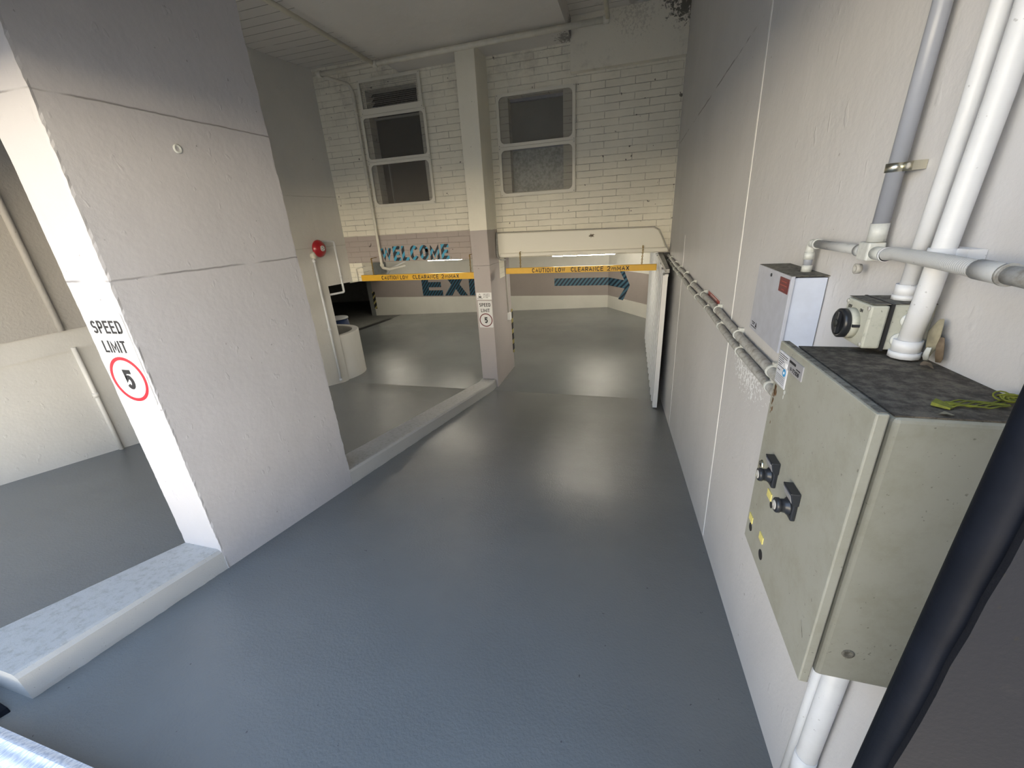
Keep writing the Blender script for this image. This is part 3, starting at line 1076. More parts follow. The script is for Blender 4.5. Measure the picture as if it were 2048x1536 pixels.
# ================================================================== WINDOWS AND SCREENS
def frame_mesh(x0, x1, z0, z1, w, y, th=.022, rad=0.07, bottom_w=None):
    """flat frame with rounded inner corners"""
    bw = bottom_w or w
    ix0, ix1, iz0, iz1 = x0 + w, x1 - w, z0 + bw, z1 - w
    inn = []
    outp = []
    n = 6
    for cx, cz, a0 in ((ix1 - rad, iz1 - rad, 0), (ix0 + rad, iz1 - rad, PI / 2), (ix0 + rad, iz0 + rad, PI), (ix1 - rad, iz0 + rad, 1.5 * PI)):
        for i in range(n + 1):
            a = a0 + PI / 2 * i / n
            inn.append((cx + rad * math.cos(a), cz + rad * math.sin(a)))
    cs = [(x1, z1), (x0, z1), (x0, z0), (x1, z0)]
    for k in range(4):
        for i in range(n + 1):
            t = i / n
            # walk along the outer edge around the corner
            c = cs[k]
            prev = [(x1, inn[k * (n + 1)][1]), (inn[k * (n + 1)][0], z1), (x0, inn[k * (n + 1)][1]), (inn[k * (n + 1)][0], z0)][k]
            nxt = [(inn[k * (n + 1) + n][0], z1), (x0, inn[k * (n + 1) + n][1]), (inn[k * (n + 1) + n][0], z0), (x1, inn[k * (n + 1) + n][1])][k]
            if t < .5:
                q = (prev[0] + (c[0] - prev[0]) * 2 * t, prev[1] + (c[1] - prev[1]) * 2 * t)
            else:
                q = (c[0] + (nxt[0] - c[0]) * (2 * t - 1), c[1] + (nxt[1] - c[1]) * (2 * t - 1))
            outp.append(q)
    N = len(inn)
    vs = []
    for yy in (y, y + th):
        vs += [(x, yy, z) for x, z in inn] + [(x, yy, z) for x, z in outp]
    fs = []
    for i in range(N):
        j = (i + 1) % N
        fs.append((i, j, N + j, N + i))
        fs.append((2 * N + i, 3 * N + i, 3 * N + j, 2 * N + j))
        fs.append((i, 2 * N + i, 2 * N + j, j))
        fs.append((N + i, N + j, 3 * N + j, 3 * N + i))
    return MB().add(vs, fs)


def screen(x0, x1, z0, z1, label, w=.044, rad=.07, wires=False, y=7.145, bw=None):
    t = thing('window_screen', label, 'window screen', ((x0 + x1) / 2, y, z0), 'white framed screens over the upper windows')
    frame_mesh(x0, x1, z0, z1, w, y, rad=rad, bottom_w=bw).build('frame', M['screen_frame'], t)
    if wires:
        mb = MB()
        x = x0 + w
        while x < x1 - w:
            mb.box(x, x + .003, y + .010, y + .013, z0 + w, z1 - w)
            x += .026
        z = z0 + w
        while z < z1 - w:
            mb.box(x0 + w, x1 - w, y + .007, y + .010, z, z + .003)
            z += .026
        mb.build('wire_mesh', M['wire'], t)
    else:
        MB().box(x0 + w * .8, x1 - w * .8, y + .010, y + .0115, z0 + w * .8, z1 - w * .8).build('fly_mesh', M['fly'], t)
    for sx in (x0 + .02, x1 - .02):
        for sz in (z0 + .02, z1 - .02):
            MB().lathe((sx, y, sz), (0, -1, 0), [(0, .007), (.003, .006), (.004, 0)], 10).build('screw', M['wire'], t)
    return t


screen(-4.53, -3.375, 4.675, 5.175, 'topmost of the three stacked screens over the left window, with square wire mesh', rad=.012, wires=True, bw=.085)
screen(-4.56, -3.345, 3.965, 4.672, 'middle of the three stacked screens over the left window', rad=.05)
screen(-4.56, -3.345, 3.240, 3.962, 'lowest of the three stacked screens over the left window')
screen(-2.135, -.900, 3.972, 4.692, 'upper screen over the frosted window right of the column')
screen(-2.135, -.900, 3.250, 3.969, 'lower screen over the frosted window right of the column')

# window 1 (left)
t = thing('window_1', 'dark window behind the three stacked screens', 'window', (-3.95, 7.3, 3.285))
t['kind'] = 'structure'
MB().box(-4.425, -3.475, 7.40, 7.415, 3.285, 3.95).build('pane', M['glass_brown'], t)
MB().box(-4.425, -3.475, 7.40, 7.415, 3.98, 4.63).build('pane', M['glass_dark'], t)
MB().box(-4.425, -3.475, 7.46, 7.47, 4.66, 5.03).build('backing', M['black'], t)
MB().box(-4.29, -4.275, 7.36, 7.40, 3.285, 3.95).box(-4.425, -3.475, 7.36, 7.42, 3.95, 3.98).box(-4.425, -3.475, 7.36, 7.46, 4.63, 4.66).build('sash', M['wire'], t)
for k in range(5):
    z = 4.69 + k * .07
    mb = MB()
    mb.hexa([(-4.42, 7.36, z), (-3.48, 7.36, z), (-3.48, 7.42, z + .05), (-4.42, 7.42, z + .05)], [(-4.42, 7.358, z + .006), (-3.48, 7.358, z + .006), (-3.48, 7.418, z + .056), (-4.42, 7.418, z + .056)])
    mb.build('louvre_blade', M['louvre'], t)
# window 2 (right)
t = thing('window_2', 'frosted window right of the column', 'window', (-1.52, 7.3, 3.31))
t['kind'] = 'structure'
MB().box(-1.95, -1.09, 7.33, 7.345, 3.31, 3.93).build('pane', M['glass_pebbled_lit'], t)
MB().box(-1.95, -1.09, 7.35, 7.365, 3.96, 4.64).build('pane', M['glass_frost'], t)
MB().box(-1.95, -1.09, 7.32, 7.37, 3.93, 3.96).box(-1.95, -1.09, 7.31, 7.36, 4.60, 4.64).build('sash', M['alu'], t)

# small hole with sleeve in the brick and in the pier
tag(MB().lathe(at(660, 277, 1, 7.19) + Vector((0, .01, 0)), (0, -1, 0), [(0, .028), (.02, .030), (.021, .018), (.004, .016), (.003, 0)], 20).build('wall_sleeve', M['lintel_block']),
    'small round pipe sleeve in the brick wall at the left', 'pipe sleeve')
tag(MB().lathe(Vector((kx(1.94) - .008, 1.94, 3.32)), (1, 0, 0), [(0, .022), (.016, .023), (.017, .014), (.003, .012), (.002, 0)], 20).build('wall_sleeve', M['fitting']),
    'small round metal sleeve high on the large pier', 'pipe sleeve')

# ================================================================== GARAGE DOOR HEADER, BARS
t = thing('roller_door_housing', 'cream roller door housing over the right garage opening', 'door housing', (-.9, 7.12, 2.28))
prof = [(-2.235, 2.33), (-2.235, 2.685), (.33, 2.655), (.40, 2.62), (.455, 2.53), (.50, 2.42), (.54, 2.33)]
MB().prism([(x, 7.08, z) for x, z in prof], (0, .11, 0)).build('cover', M['screen_frame'], t, bevel=.012)
MB().box(-2.20, .57, 7.03, 7.19, 2.285, 2.355).build('bottom_rail', M['screen_frame'], t, bevel=.02, bseg=3)
MB().tube([(-2.22, 7.065, 2.70), (.33, 7.065, 2.668), (.42, 7.065, 2.62), (.48, 7.065, 2.50), (.53, 7.04, 2.38), (.575, 7.03, 2.30)], .006, 8).build('cable', M['wire'], t)
mb = MB()
for k in range(40):
    a = random.uniform(0, 2 * PI)
    l = random.uniform(.01, .045)
    c = Vector((-.62 + random.uniform(-.02, .02), 7.075, 2.575 + random.uniform(-.012, .012)))
    mb.tube([c, c + Vector((math.cos(a) * l, -.012, math.sin(a) * l * .6))], .002, 5)
nest = mb.build('insect_nest', M['leafdark'])
tag(nest, 'small dark scruffy nest stuck on the roller door housing', 'nest')
tag(MB().tube(bend([(-2.23, 7.07, 2.70), (-2.25, 7.06, 2.33), (-2.20, 7.03, 2.25), (-2.08, 7.02, 2.25)], .06), .014, 10).build('conduit', M['dusty_pipe']),
    'grey conduit bending round the left end of the door housing', 'conduit')

t = thing('door_track', 'dirty dark steel track at the top right of the right opening', 'door track', (.52, 7.0, 2.1))
MB().hexa([(.43, 7.15, 2.20), (.50, 7.15, 2.20), (.52, 5.95, 2.10), (.47, 5.95, 2.10)], [(.43, 7.15, 2.26), (.50, 7.15, 2.26), (.52, 5.95, 2.15), (.47, 5.95, 2.15)]).build('rail', M['dusty_pipe'], t)
MB().box(.50, .598, 7.03, 7.18, 2.17, 2.265).build('end_block', M['black'], t)  # solid black block filling the gap at the housing end


def chain(parent, x, y, z0, z1, lean=0.0):
    mb = MB()
    n = int((z1 - z0) / .024)
    for i in range(n):
        z = z0 + (i + .5) * (z1 - z0) / n
        c = Vector((x + lean * (z - z0) + random.uniform(-.002, .002), y, z))
        u = Vector((1, 0, 0)) if i % 2 else Vector((0, 1, 0))
        pts = [c + u * math.cos(a) * .010 + Vector((0, 0, 1)) * math.sin(a) * .018 for a in [2 * PI * k / 10 for k in range(11)]]
        mb.tube(pts, .0042, 6, caps=False)
    return mb.build('chain', M['brass'], parent)


def clearance_bar(x0, x1, zc, h, label, cx, hooks, tx0, tx1, ty):
    t = thing('clearance_bar', label, 'clearance bar', ((x0 + x1) / 2, 7.0, zc - h / 2), 'hanging yellow clearance bars')
    MB().box(x0, x1, 6.975, 7.02, zc - h / 2, zc + h / 2).build('bar', M['yellow'], t, bevel=.004)
    yy = 6.9745
    tw = tx1 - tx0
    # three words with their own spacing
    words = (('CAUTION', 0, .225), ('LOW', .25, .355), ('CLEARANCE', .415, .745), ('2', .782, .815), ('m', .828, .872), ('MAX', .880, 1.0))
    for wd, a, b in words:
        hh = .072 if wd != 'm' else .050
        text(wd, 'lettering', M['ink'], t, (tx0 + tw * a, yy, ty), (1, 0, 0), (0, 0, 1), tw * (b - a), hh, sw=.0125 if wd != 'm' else .010, gap=.011)
    for (hx, hz) in hooks:
        chain(t, hx, 7.0, zc + h / 2 - .01, hz, 0.02)
        MB().tube([(hx, 7.19 if x0 < -3 else 7.079, hz), (hx, 7.0, hz), (hx, 6.985, hz - .03)], .006, 8).build('hook', M['brass'], t)
    return t


clearance_bar(-5.02, -2.575, 2.00, .112, 'yellow low clearance bar hanging across the left opening below the welcome lettering', 0, ((-4.75, 2.36), (-2.745, 2.36)), -4.57, -2.97, 1.964)
clearance_bar(-2.08, .41, 2.062, .098, 'yellow low clearance bar hanging across the right opening below the door housing', 0, ((-1.82, 2.37), (.183, 2.39)), -1.61, -.005, 2.027)

# ribbed sliding door leaf standing along the right wall
t = thing('sliding_door', 'white ribbed metal door leaf slid open along the right wall', 'door', (.47, 8, .02))
mb = MB()
ys_, xs_ = [], []
y = 5.90
prof = []
i = 0
while y < 10.2:
    prof += [(.438, y), (.438, y + .12), (.492, y + .16), (.492, y + .30)]
    y += .34
tops = 2.08
n = len(prof)
vs = [(x, y, max(ramp_z(y), 0) + .03 + (.012 if k % 4 > 1 else 0)) for k, (x, y) in enumerate(prof)] + [(x, y, tops + (.10 if y > 6.9 else .10 * (y - 5.9))) for x, y in prof]
vs2 = [(v[0] + .006, v[1], v[2]) for v in vs]
fs = [(i, i + 1, n + i + 1, n + i) for i in range(n - 1)]
mb.add(vs + vs2, fs + [tuple(2 * n + q for q in f[::-1]) for f in fs] + [(i, i + 2 * n, i + 1 + 2 * n, i + 1) for i in range(n - 1)] + [(0, n, 3 * n, 2 * n)])
mb.build('ribbed_panel', M['white_pipe'], t)
MB().box(.436, .500, 5.882, 5.902, .125, 2.075).build('edge_strip', M['white'], t)
MB().box(.455, .505, 5.88, 6.10, 2.06, 2.09).build('top_cap', M['white'], t)

# ================================================================== LETTERING ON WALLS
def painted(body, x0, x1, z0, z1, y, mat, label, cat='lettering', bold=.045):
    o = text(body, 'painted_lettering', mat, None, (x0, y, z0), (1, 0, 0), (0, 0, 1), x1 - x0, z1 - z0, sw=(z1 - z0) * .225, gap=(z1 - z0) * .12, thick=.003, org0=((x0 + x1) / 2, y, z0))
    return tag(o, label, cat)


painted('WELCOME', -4.63, -3.21, 2.285, 2.55, 7.188, M['welcome'], 'blue and black striped WELCOME lettering on the mauve band over the left opening')
EL = [(-7.50, -6.67, 'E'), (-6.60, -5.68, 'X'), (-5.60, -5.36, 'I'), (-5.28, -4.45, 'T')]
z0, z1 = .445, 1.25
yb = 13.998
mb = MB()
hh = z1 - z0
a, b = EL[0][:2]
th = .22
mb.prism([(a, yb, z0), (b, yb, z0), (b, yb, z0 + th * .9), (a + .27, yb, z0 + th * .9), (a + .27, yb, z0 + .31), (b - .05, yb, z0 + .31), (b - .05, yb, z0 + .50), (a + .27, yb, z0 + .50), (a + .27, yb, z1 - .19), (b, yb, z1 - .19), (b, yb, z1), (a, yb, z1)], (0, -.004, 0))
a, b = EL[1][:2]
m_ = (a + b) / 2
w_ = .30
mb.prism([(a, yb, z0), (a + w_, yb, z0), (m_, yb, z0 + .24), (b - w_, yb, z0), (b, yb, z0), (m_ + w_ * .55, yb, z0 + hh / 2), (b - .02, yb, z1), (b - w_ - .02, yb, z1), (m_, yb, z1 - .24), (a + w_ + .02, yb, z1), (a + .02, yb, z1), (m_ - w_ * .55, yb, z0 + hh / 2)], (0, -.004, 0))
a, b = EL[2][:2]
mb.prism([(a, yb, z0), (b, yb, z0), (b, yb, z1), (a, yb, z1)], (0, -.004, 0))
a, b = EL[3][:2]
m_ = (a + b) / 2
mb.prism([(m_ - .13, yb, z0), (m_ + .13, yb, z0), (m_ + .13, yb, z1 - .2), (b, yb, z1 - .2), (b, yb, z1), (a, yb, z1), (a, yb, z1 - .2), (m_ - .13, yb, z1 - .2)], (0, -.004, 0))
tag(mb.build('painted_lettering', M['exit'], org=(-6, yb, z0)), 'large striped EXIT lettering on the mauve band of the garage back wall', 'lettering')
# arrow
t = thing('painted_arrow', 'long striped blue arrow painted round the corner of the garage back wall', 'arrow', (-1.5, 13.99, .73))
mb = MB().prism([(-2.46, 13.997, .735), (-.663, 13.997, .735), (-.663, 13.997, .985), (-2.46, 13.997, .985)], (0, -.004, 0))
mb.build('shaft', M['arrow'], t)
wu = (wbp - wa).normalized()
wn_ = Vector((-.81, -.59, 0)).normalized()


def wp(s_, z):
    return wa + wu * s_ + Vector((0, 0, z)) + wn_ * .002


mb = MB()
mb.prism([wp(0.01, .735), wp(.92, .735), wp(.60, .36), wp(.86, .36), wp(1.18, .86), wp(.84, 1.30), wp(.58, 1.30), wp(.90, .985), wp(0.01, .985)], tuple(wn_ * .004))
mb.build('head', M['arrow'], t)

# hazard corner guards
t = thing('corner_guard', 'black and yellow striped corner guard on the left end of the garage back wall', 'corner guard', (-9.7, 14, -.1))
MB().box(-9.70, -9.60, 13.985, 13.999, -.05, .62).build('guard_face', M['guard'], t)
MB().box(-9.715, -9.701, 13.985, 14.1, -.05, .62).build('guard_return', M['guard'], t)
t = thing('corner_guard', 'black and yellow striped corner guard on the rear corner of the tall column', 'corner guard', (-2.24, 7.83, .3))
MB().box(-2.262, -2.244, 7.77, 7.84, .32, 1.22).build('guard_face', M['guard'], t)
t = thing('switch_conduit', 'thin grey conduit with a small white switch box on the side of the tall column', 'switch', (-2.25, 7.55, 1.1))
MB().tube([(-2.25, 7.55, 2.24), (-2.25, 7.55, 1.20)], .013, 10).build('tube', M['wire'], t)
MB().box(-2.262, -2.20, 7.50, 7.60, 1.07, 1.21).build('switch_box', M['white'], t, bevel=.006)

# ================================================================== SIGNS
def rrect(x0, x1, z0, z1, r, y, n=6):
    pts = []
    for cx, cz, a0 in ((x1 - r, z0 + r, -PI / 2), (x1 - r, z1 - r, 0), (x0 + r, z1 - r, PI / 2), (x0 + r, z0 + r, PI)):
        for i in range(n + 1):
            a = a0 + PI / 2 * i / n
            pts.append((cx + r * math.cos(a), y, cz + r * math.sin(a)))
    return pts


def speed_sign(x0, x1, z0, z1, y, label, ringmat):
    t = thing('speed_limit_sign', label, 'sign', ((x0 + x1) / 2, y, z0), 'white speed limit signs')
    MB().prism(rrect(x0, x1, z0, z1, .012, y), (0, -.003, 0)).build('plate', M['sign_white'], t)
    w, h = x1 - x0, z1 - z0
    yy = y - .0031
    text('SPEED', 'lettering', M['ink'], t, (x0 + w * .10, yy, z0 + h * .79), (1, 0, 0), (0, 0, 1), w * .80, h * .135, bold=.012)
    text('LIMIT', 'lettering', M['ink'], t, (x0 + w * .19, yy, z0 + h * .585), (1, 0, 0), (0, 0, 1), w * .62, h * .13, bold=.012)
    text('5', 'numeral', M['ink'], t, (x0 + w * .39, yy, z0 + h * .17), (1, 0, 0), (0, 0, 1), w * .23, h * .225, sw=w * .088)
    cx, cz, ro = x0 + w * .5, z0 + h * .285, min(w * .47, h * .26)
    mb = MB()
    n = 48
    vs = []
    for yk in (yy, yy - .0015):
        for r in (ro, ro * .86):
            vs += [(cx + r * math.cos(2 * PI * k / n), yk, cz + r * math.sin(2 * PI * k / n)) for k in range(n)]
    fs = []
    for k in range(n):
        j = (k + 1) % n
        fs += [(2 * n + k, 2 * n + j, 3 * n + j, 3 * n + k), (k, n + k, n + j, j), (k, j, 2 * n + j, 2 * n + k), (n + k, 3 * n + k, 3 * n + j, n + j)]
    mb.add(vs, fs)
    mb.build('red_ring', ringmat, t)
    return t


speed_sign(-2.688, -2.418, 2.040, 2.540, 1.39, 'white speed limit 5 sign on the front edge of the large near pier', M['signred'])
speed_sign(-2.530, -2.275, 1.135, 1.605, 6.655, 'white speed limit 5 sign on the front of the tall far column', M['signmaroon'])
t = thing('camera_notice', 'small white security camera notice above the speed sign on the far column', 'sign', (-2.40, 6.65, 1.63))
MB().prism(rrect(-2.542, -2.268, 1.628, 1.75, .004, 6.655), (0, -.003, 0)).build('plate', M['white'], t)
yy = 6.6519
tri = [(-2.53, yy, 1.642), (-2.437, yy, 1.642), (-2.483, yy, 1.735)]
tc = Vector((-2.4833, yy, 1.671))
mb = MB()
for i in range(3):
    a, b = Vector(tri[i]), Vector(tri[(i + 1) % 3])
    a2, b2 = tc + (a - tc) * .84, tc + (b - tc) * .84
    mb.prism([a, b, b2, a2], (0, -.001, 0))
mb.build('triangle', M['ink'], t)
MB().prism([(-2.505, yy, 1.665), (-2.47, yy, 1.658), (-2.455, yy, 1.68), (-2.495, yy, 1.69)], (0, -.001, 0)).build('camera_symbol', M['ink'], t)
for wd, zz, ww in (('SECURITY', 1.712, .125), ('CAMERAS', 1.684, .118), ('IN USE', 1.656, .085)):
    text(wd, 'lettering', M['ink'], t, (-2.418, yy, zz), (1, 0, 0), (0, 0, 1), ww, .018, bold=.01)

# red sticker on right wall
P4 = [at(417 + 1000, 581, 0, XR - .001), at(1440, 603, 0, XR - .001), at(1441, 612, 0, XR - .001), at(1418, 590, 0, XR - .001)]
t = thing('wall_label', 'small red and white label on the right wall above the grey conduits', 'label', (XR - .001, 3.2, 2.24))
MB().box(XR - .003, XR, 2.98, 3.46, 2.232, 2.285).build('plate', M['labelgrey'], t)
MB().box(XR - .004, XR - .002, 3.00, 3.44, 2.240, 2.278).build('print', M['labelred'], t)
MB().box(XR - .0047, XR - .0038, 3.10, 3.34, 2.263, 2.269).build('print_line', M['labelgrey'], t)
MB().box(XR - .0047, XR - .0038, 3.08, 3.36, 2.249, 2.254).build('print_line', M['labelgrey'], t)

# ================================================================== GARAGE LIGHTS
def batten(x0, x1, y, z, label):
    t = thing('batten_light', label, 'light', ((x0 + x1) / 2, y, z), 'ceiling batten lights inside the garage')
    MB().box(x0, x1, y - .05, y + .05, z + .03, 2.32).build('body', M['white'], t)
    MB().box(x0 + .02, x1 - .02, y - .045, y + .045, z, z + .035).build('diffuser', M['tube'], t, bevel=.012)
    return t


batten(-1.40, -.24, 7.70, 2.222, 'lit batten light just inside the right garage opening')
batten(-3.93, -3.16, 7.70, 2.225, 'lit batten light just inside the left garage opening')
batten(-1.45, -.15, 12.1, 2.24, 'lit batten light deep in the garage before the arrow wall')
batten(-8.3, -7.1, 11.9, 2.24, 'lit batten light deep in the garage over the left bay edge')
batten(-5.3, -4.1, 10.2, 2.24, 'added batten light, out of view, brightening the middle of the garage')  # extra lamp added out of view to brighten the garage
tag(MB().lathe((-1.05 + .3, 8.6, 2.32), (0, 0, -1), [(0, .03), (.05, .03), (.08, .02), (.085, 0)], 14).build('ceiling_sensor', M['black']), 'tiny black sensor under the garage ceiling', 'sensor')

# barrel and blue bag behind the curved wall
t = thing('plastic_drum', 'blue plastic drum with a pale lid behind the curved parapet', 'drum', (-7.45, 9.0, ramp_z(9, -7.45)))
zf = ramp_z(9, -7.45)
MB().lathe((-7.45, 9.0, zf), (0, 0, 1), [(0, .26), (.25, .28), (.27, .30), (.29, .28), (.52, .285), (.54, .30), (.56, .28), (.80, .25)], 28).build('body', M['blueplastic'], t)
MB().lathe((-7.45, 9.0, zf + .80), (0, 0, 1), [(0, .27), (.03, .27), (.04, .25), (.06, .10), (.065, 0)], 28).build('lid', M['labelgrey'], t)
mb = MB()
n1, n2 = 14, 10
vs = []
for i in range(n2 + 1):
    for k in range(n1):
        a = 2 * PI * k / n1
        f_ = i / n2
        r = (.15 * math.sin(PI * min(1, f_ * .8 + .2)) + .04) * (1 + .22 * math.sin(k * 3.1 + i * 1.7))
        vs.append((-6.86 + r * math.cos(a), 8.62 + r * math.sin(a) * .8, ramp_z(8.9, -6.95) + f_ * .66 + .03 * math.sin(k * 2.3)))
fs = [(i * n1 + k, i * n1 + (k + 1) % n1, (i + 1) * n1 + (k + 1) % n1, (i + 1) * n1 + k) for i in range(n2) for k in range(n1)]
fs += [tuple(range(n1 - 1, -1, -1)), tuple(n2 * n1 + k for k in range(n1))]
tag(MB().add(vs, fs, True).build('refuse_bag', M['blueplastic']), 'crumpled dark blue bag beside the plastic drum', 'bag')

# ================================================================== RIGHT WALL EQUIPMENT
# two horizontal conduits
def wall_run(z, yend, label, r=.021, sag=0.0):
    y0, y1 = 1.30, 7.25
    x = XR - r - .004
    pts = [(x, y0 + (y1 - y0) * i / 24, z + .006 * math.sin(i * .9 + z * 9)) for i in range(25)]
    t = thing('wall_conduit', label, 'conduit', pts[0], 'grey conduits along the right wall')
    MB().tube(pts, r, 16).build('tube', M['dusty_pipe'], t)
    y = 1.75
    while y < 7:
        zz = z + .006 * math.sin((y - y0) / (y1 - y0) * 24 * .9 + z * 9)
        mb = MB()
        mb.tube([(x, y - .010, zz), (x, y + .010, zz)], r * 1.22, 16)
        mb.box(x, XR, y - .012, y + .012, zz - r * 1.7, zz + r * 1.7)
        mb.build('saddle', M['fitting'], t)
        y += .52 + (.07 if z > 2.19 else .0)
    return t


wall_run(2.232, 7.2, 'upper of the two long grey conduits along the right wall')
wall_run(2.163, 7.2, 'lower of the two long grey conduits along the right wall', r=.019)

# grey box further along
t = thing('metal_junction_box', 'grey metal box with a dark red label on the right wall beyond the control cabinet', 'electrical box', (.55, 1.67, 2.39))
MB().box(.505, .597, 1.500, 1.850, 2.392, 2.636).build('body', M['alu_side'], t, bevel=.002)
MB().box(.495, .506, 1.494, 1.856, 2.388, 2.641).build('lid', M['alu'], t, bevel=.001)
MB().box(.497, .600, 1.495, 1.855, 2.641, 2.6425).build('dust_layer', M['dust'], t)
MB().box(.4938, .4952, 1.503, 1.592, 2.583, 2.630).build('red_label', M['signmaroon'], t)
for k, (a, b) in enumerate(((2.618, .05), (2.606, .065), (2.592, .03))):
    MB().box(.4930, .4940, 1.548 - b / 2, 1.548 + b / 2, a - .0015, a + .0015).build('label_print', M['labelred'], t)
MB().lathe((.495, 1.69, 2.622), (-1, 0, 0), [(0, .006), (.002, .006), (.003, 0)], 12).build('screw', M['black'], t)
MB().box(.4938, .4952, 1.765, 1.835, 2.402, 2.404).build('label_line', M['ink'], t)
MB().box(.4932, .4945, 1.785, 1.828, 2.420, 2.4225).build('print_line', M['ink'], t)
MB().box(.4932, .4945, 1.795, 1.820, 2.413, 2.4155).build('print_line', M['ink'], t)
MB().prism([(.4950, 1.780, 2.408), (.4950, 1.762, 2.408), (.4950, 1.771, 2.426)], (-.0008, 0, 0)).build('warning_triangle', M['ink'], t)
MB().tube(bend([(.55, 1.60, 2.395), (.55, 1.595, 2.33), (.565, 1.52, 2.26), (.575, 1.45, 2.24)], .04), .007, 8).build('cable', M['dusty_pipe'], t)

# elbow pipe from the box to the tee
EX, EY, EZ = .568, 1.60, 2.733
tee = Vector((EX, 1.232, EZ))
t = thing('conduit_fitting_run', 'grey conduit run from the metal box through a tee into a ribbed flexible hose', 'conduit', (EX, 1.60, 2.64))
MB().tube([(EX, EY, 2.642), (EX, EY, 2.664)], .0150, 20).build('collar', M['fitting'], t)
MB().tube([(EX, EY, 2.66), (EX, EY, 2.70)], .0124, 20).build('stub', M['grey_pipe'], t)
MB().tube([(EX, EY, 2.682), (EX, EY, 2.705)], .0148, 20).build('collar', M['fitting'], t)
MB().tube(bend([(EX, EY, 2.70), (EX, EY, EZ), (EX, EY - .045, EZ)], .030, 8), .0135, 20).build('elbow', M['fitting'], t)
MB().tube([(EX, EY - .04, EZ), (EX, EY - .048, EZ)], .0155, 20).build('collar', M['fitting'], t)
MB().tube([(EX, EY - .045, EZ), (EX, 1.275, EZ + .001)], .0122, 20).build('tube', M['flex'], t)
MB().tube([(EX, 1.295, EZ), (EX, 1.270, EZ)], .0148, 20).build('collar', M['flex'], t)
MB().box(EX - .018, EX + .018, 1.212, 1.262, EZ - .019, EZ + .024).build('tee_box', M['fitting'], t, bevel=.004)
MB().tube([(EX, 1.225, EZ + .025), (EX, 1.225, EZ + .066)], .0185, 20).build('tee_socket', M['fitting'], t)
MB().tube([(EX, 1.215, EZ), (EX, 1.165, EZ)], .0150, 20).build('tee_socket', M['fitting'], t)
MB().tube([(EX, 1.172, EZ), (EX, 1.165, EZ)], .0162, 20).build('collar', M['white_pipe'], t)
FX = [Vector((EX, 1.17, EZ)), at(1790, 507, 0, .562), at(1815, 512, 0, .552), at(1840, 516, 0, .541), at(1870, 521, 0, .529), at(1900, 527, 0, .521), at(1930, 533, 0, .517), at(1960, 539, 0, .515),
      at(2018, 550, 0, .514), at(2080, 562, 0, .513), Vector((.512, .475, 2.745))]
hose = FX[:8]
pts, rad = [], []
for a, b in zip(hose, hose[1:]):
    m_ = max(2, int((b - a).length / .0013))
    for q in range(m_):
        pts.append(a.lerp(b, q / m_))
for k in range(len(pts)):
    rad.append(.0136 if k % 4 in (1, 2) else .0112)
MB().tube(pts, .02, 18, radii=rad).build('flexible_hose', M['flex'], t)
MB().tube([FX[7] + (FX[6] - FX[7]).normalized() * .003, FX[8]], .0150, 20).build('sleeve', M['flex'], t)
MB().tube([FX[8].lerp(FX[7], .06), FX[8].lerp(FX[7], -.04)], .0163, 20).build('collar', M['dusty_pipe'], t)
MB().tube([FX[8], FX[9], FX[10]], .0128, 20).build('tube', M['dusty_pipe'], t)
MB().lathe((EX + .01, 1.285, EZ - .045), (-1, 0, 0), [(0, .012), (.012, .013), (.013, .008), (.004, .007), (.003, 0)], 14).build('hanging_ring', M['wire'], t)

# grey vertical conduit
GX, GY = .578, 1.224
t = thing('grey_conduit', 'smooth grey vertical conduit rising from the tee with a shiny metal clip', 'conduit', (GX - .01, GY, 2.80))
MB().tube([(GX - .010, GY, 2.792), (GX - .006, GY - .003, 3.2), (GX, GY - .005, 5.44)], .0165, 20).build('tube', M['grey_pipe'], t)
cz_ = at(1800, 335, 0, GX)[2]
MB().tube([(GX - .010, GY, cz_ - .009), (GX - .010, GY, cz_ + .009)], .0185, 20, caps=True).build('clip', M['chrome'], t)
MB().box(GX - .004, XR - .001, GY - .052, GY - .006, cz_ - .009, cz_ + .009).build('clip_tab', M['chrome'], t)
MB().lathe((GX - .004, GY - .038, cz_), (-1, 0, 0), [(0, .007), (.004, .006), (.005, 0)], 10).build('screw', M['wire'], t)

# white pipes A and B
ax_, ay_ = .578, 1.050
t = thing('white_conduit', 'thinner of the two white vertical pipes, entering the rotary switch box', 'pipe', (ax_ - .015, ay_, 2.65))
MB().tube([(ax_ - .014, ay_, 2.67), (ax_ - .006, ay_ - .004, 3.0), (ax_, ay_ - .005, 5.44)], .0145, 22).build('tube', M['white_pipe'], t)
MB().tube([(ax_ - .014, ay_, 2.652), (ax_ - .014, ay_, 2.662)], .0215, 10).build('gland_nut', M['white_pipe'], t)
MB().tube([(ax_ - .014, ay_, 2.661), (ax_ - .014, ay_, 2.684)], .0195, 22).build('gland', M['white_pipe'], t)
bx_, by_ = .572, .985
t = thing('white_conduit', 'thicker of the two white vertical pipes, standing on the control cabinet', 'pipe', (bx_ - .014, by_, 2.55))
MB().tube([(bx_ - .014, by_, 2.56), (bx_ - .012, by_ - .008, 2.68), (bx_ - .004, by_ - .012, 3.0), (bx_, by_ - .014, 5.44)], .0182, 24).build('tube', M['white_pipe'], t)
MB().tube([(bx_ - .014, by_, 2.545), (bx_ - .014, by_, 2.558)], .0265, 10).build('gland_nut', M['white_pipe'], t)
MB().tube([(bx_ - .014, by_, 2.557), (bx_ - .014, by_, 2.582)], .0235, 24).build('gland', M['white_pipe'], t)
sz = 2.752
MB().tube([(bx_ - .011, by_ - .009, sz - .009), (bx_ - .011, by_ - .009, sz + .009)], .0212, 24).box(bx_, XR - .001, by_ - .055, by_ + .035, sz - .009, sz + .009).build('saddle', M['white_pipe'], t)

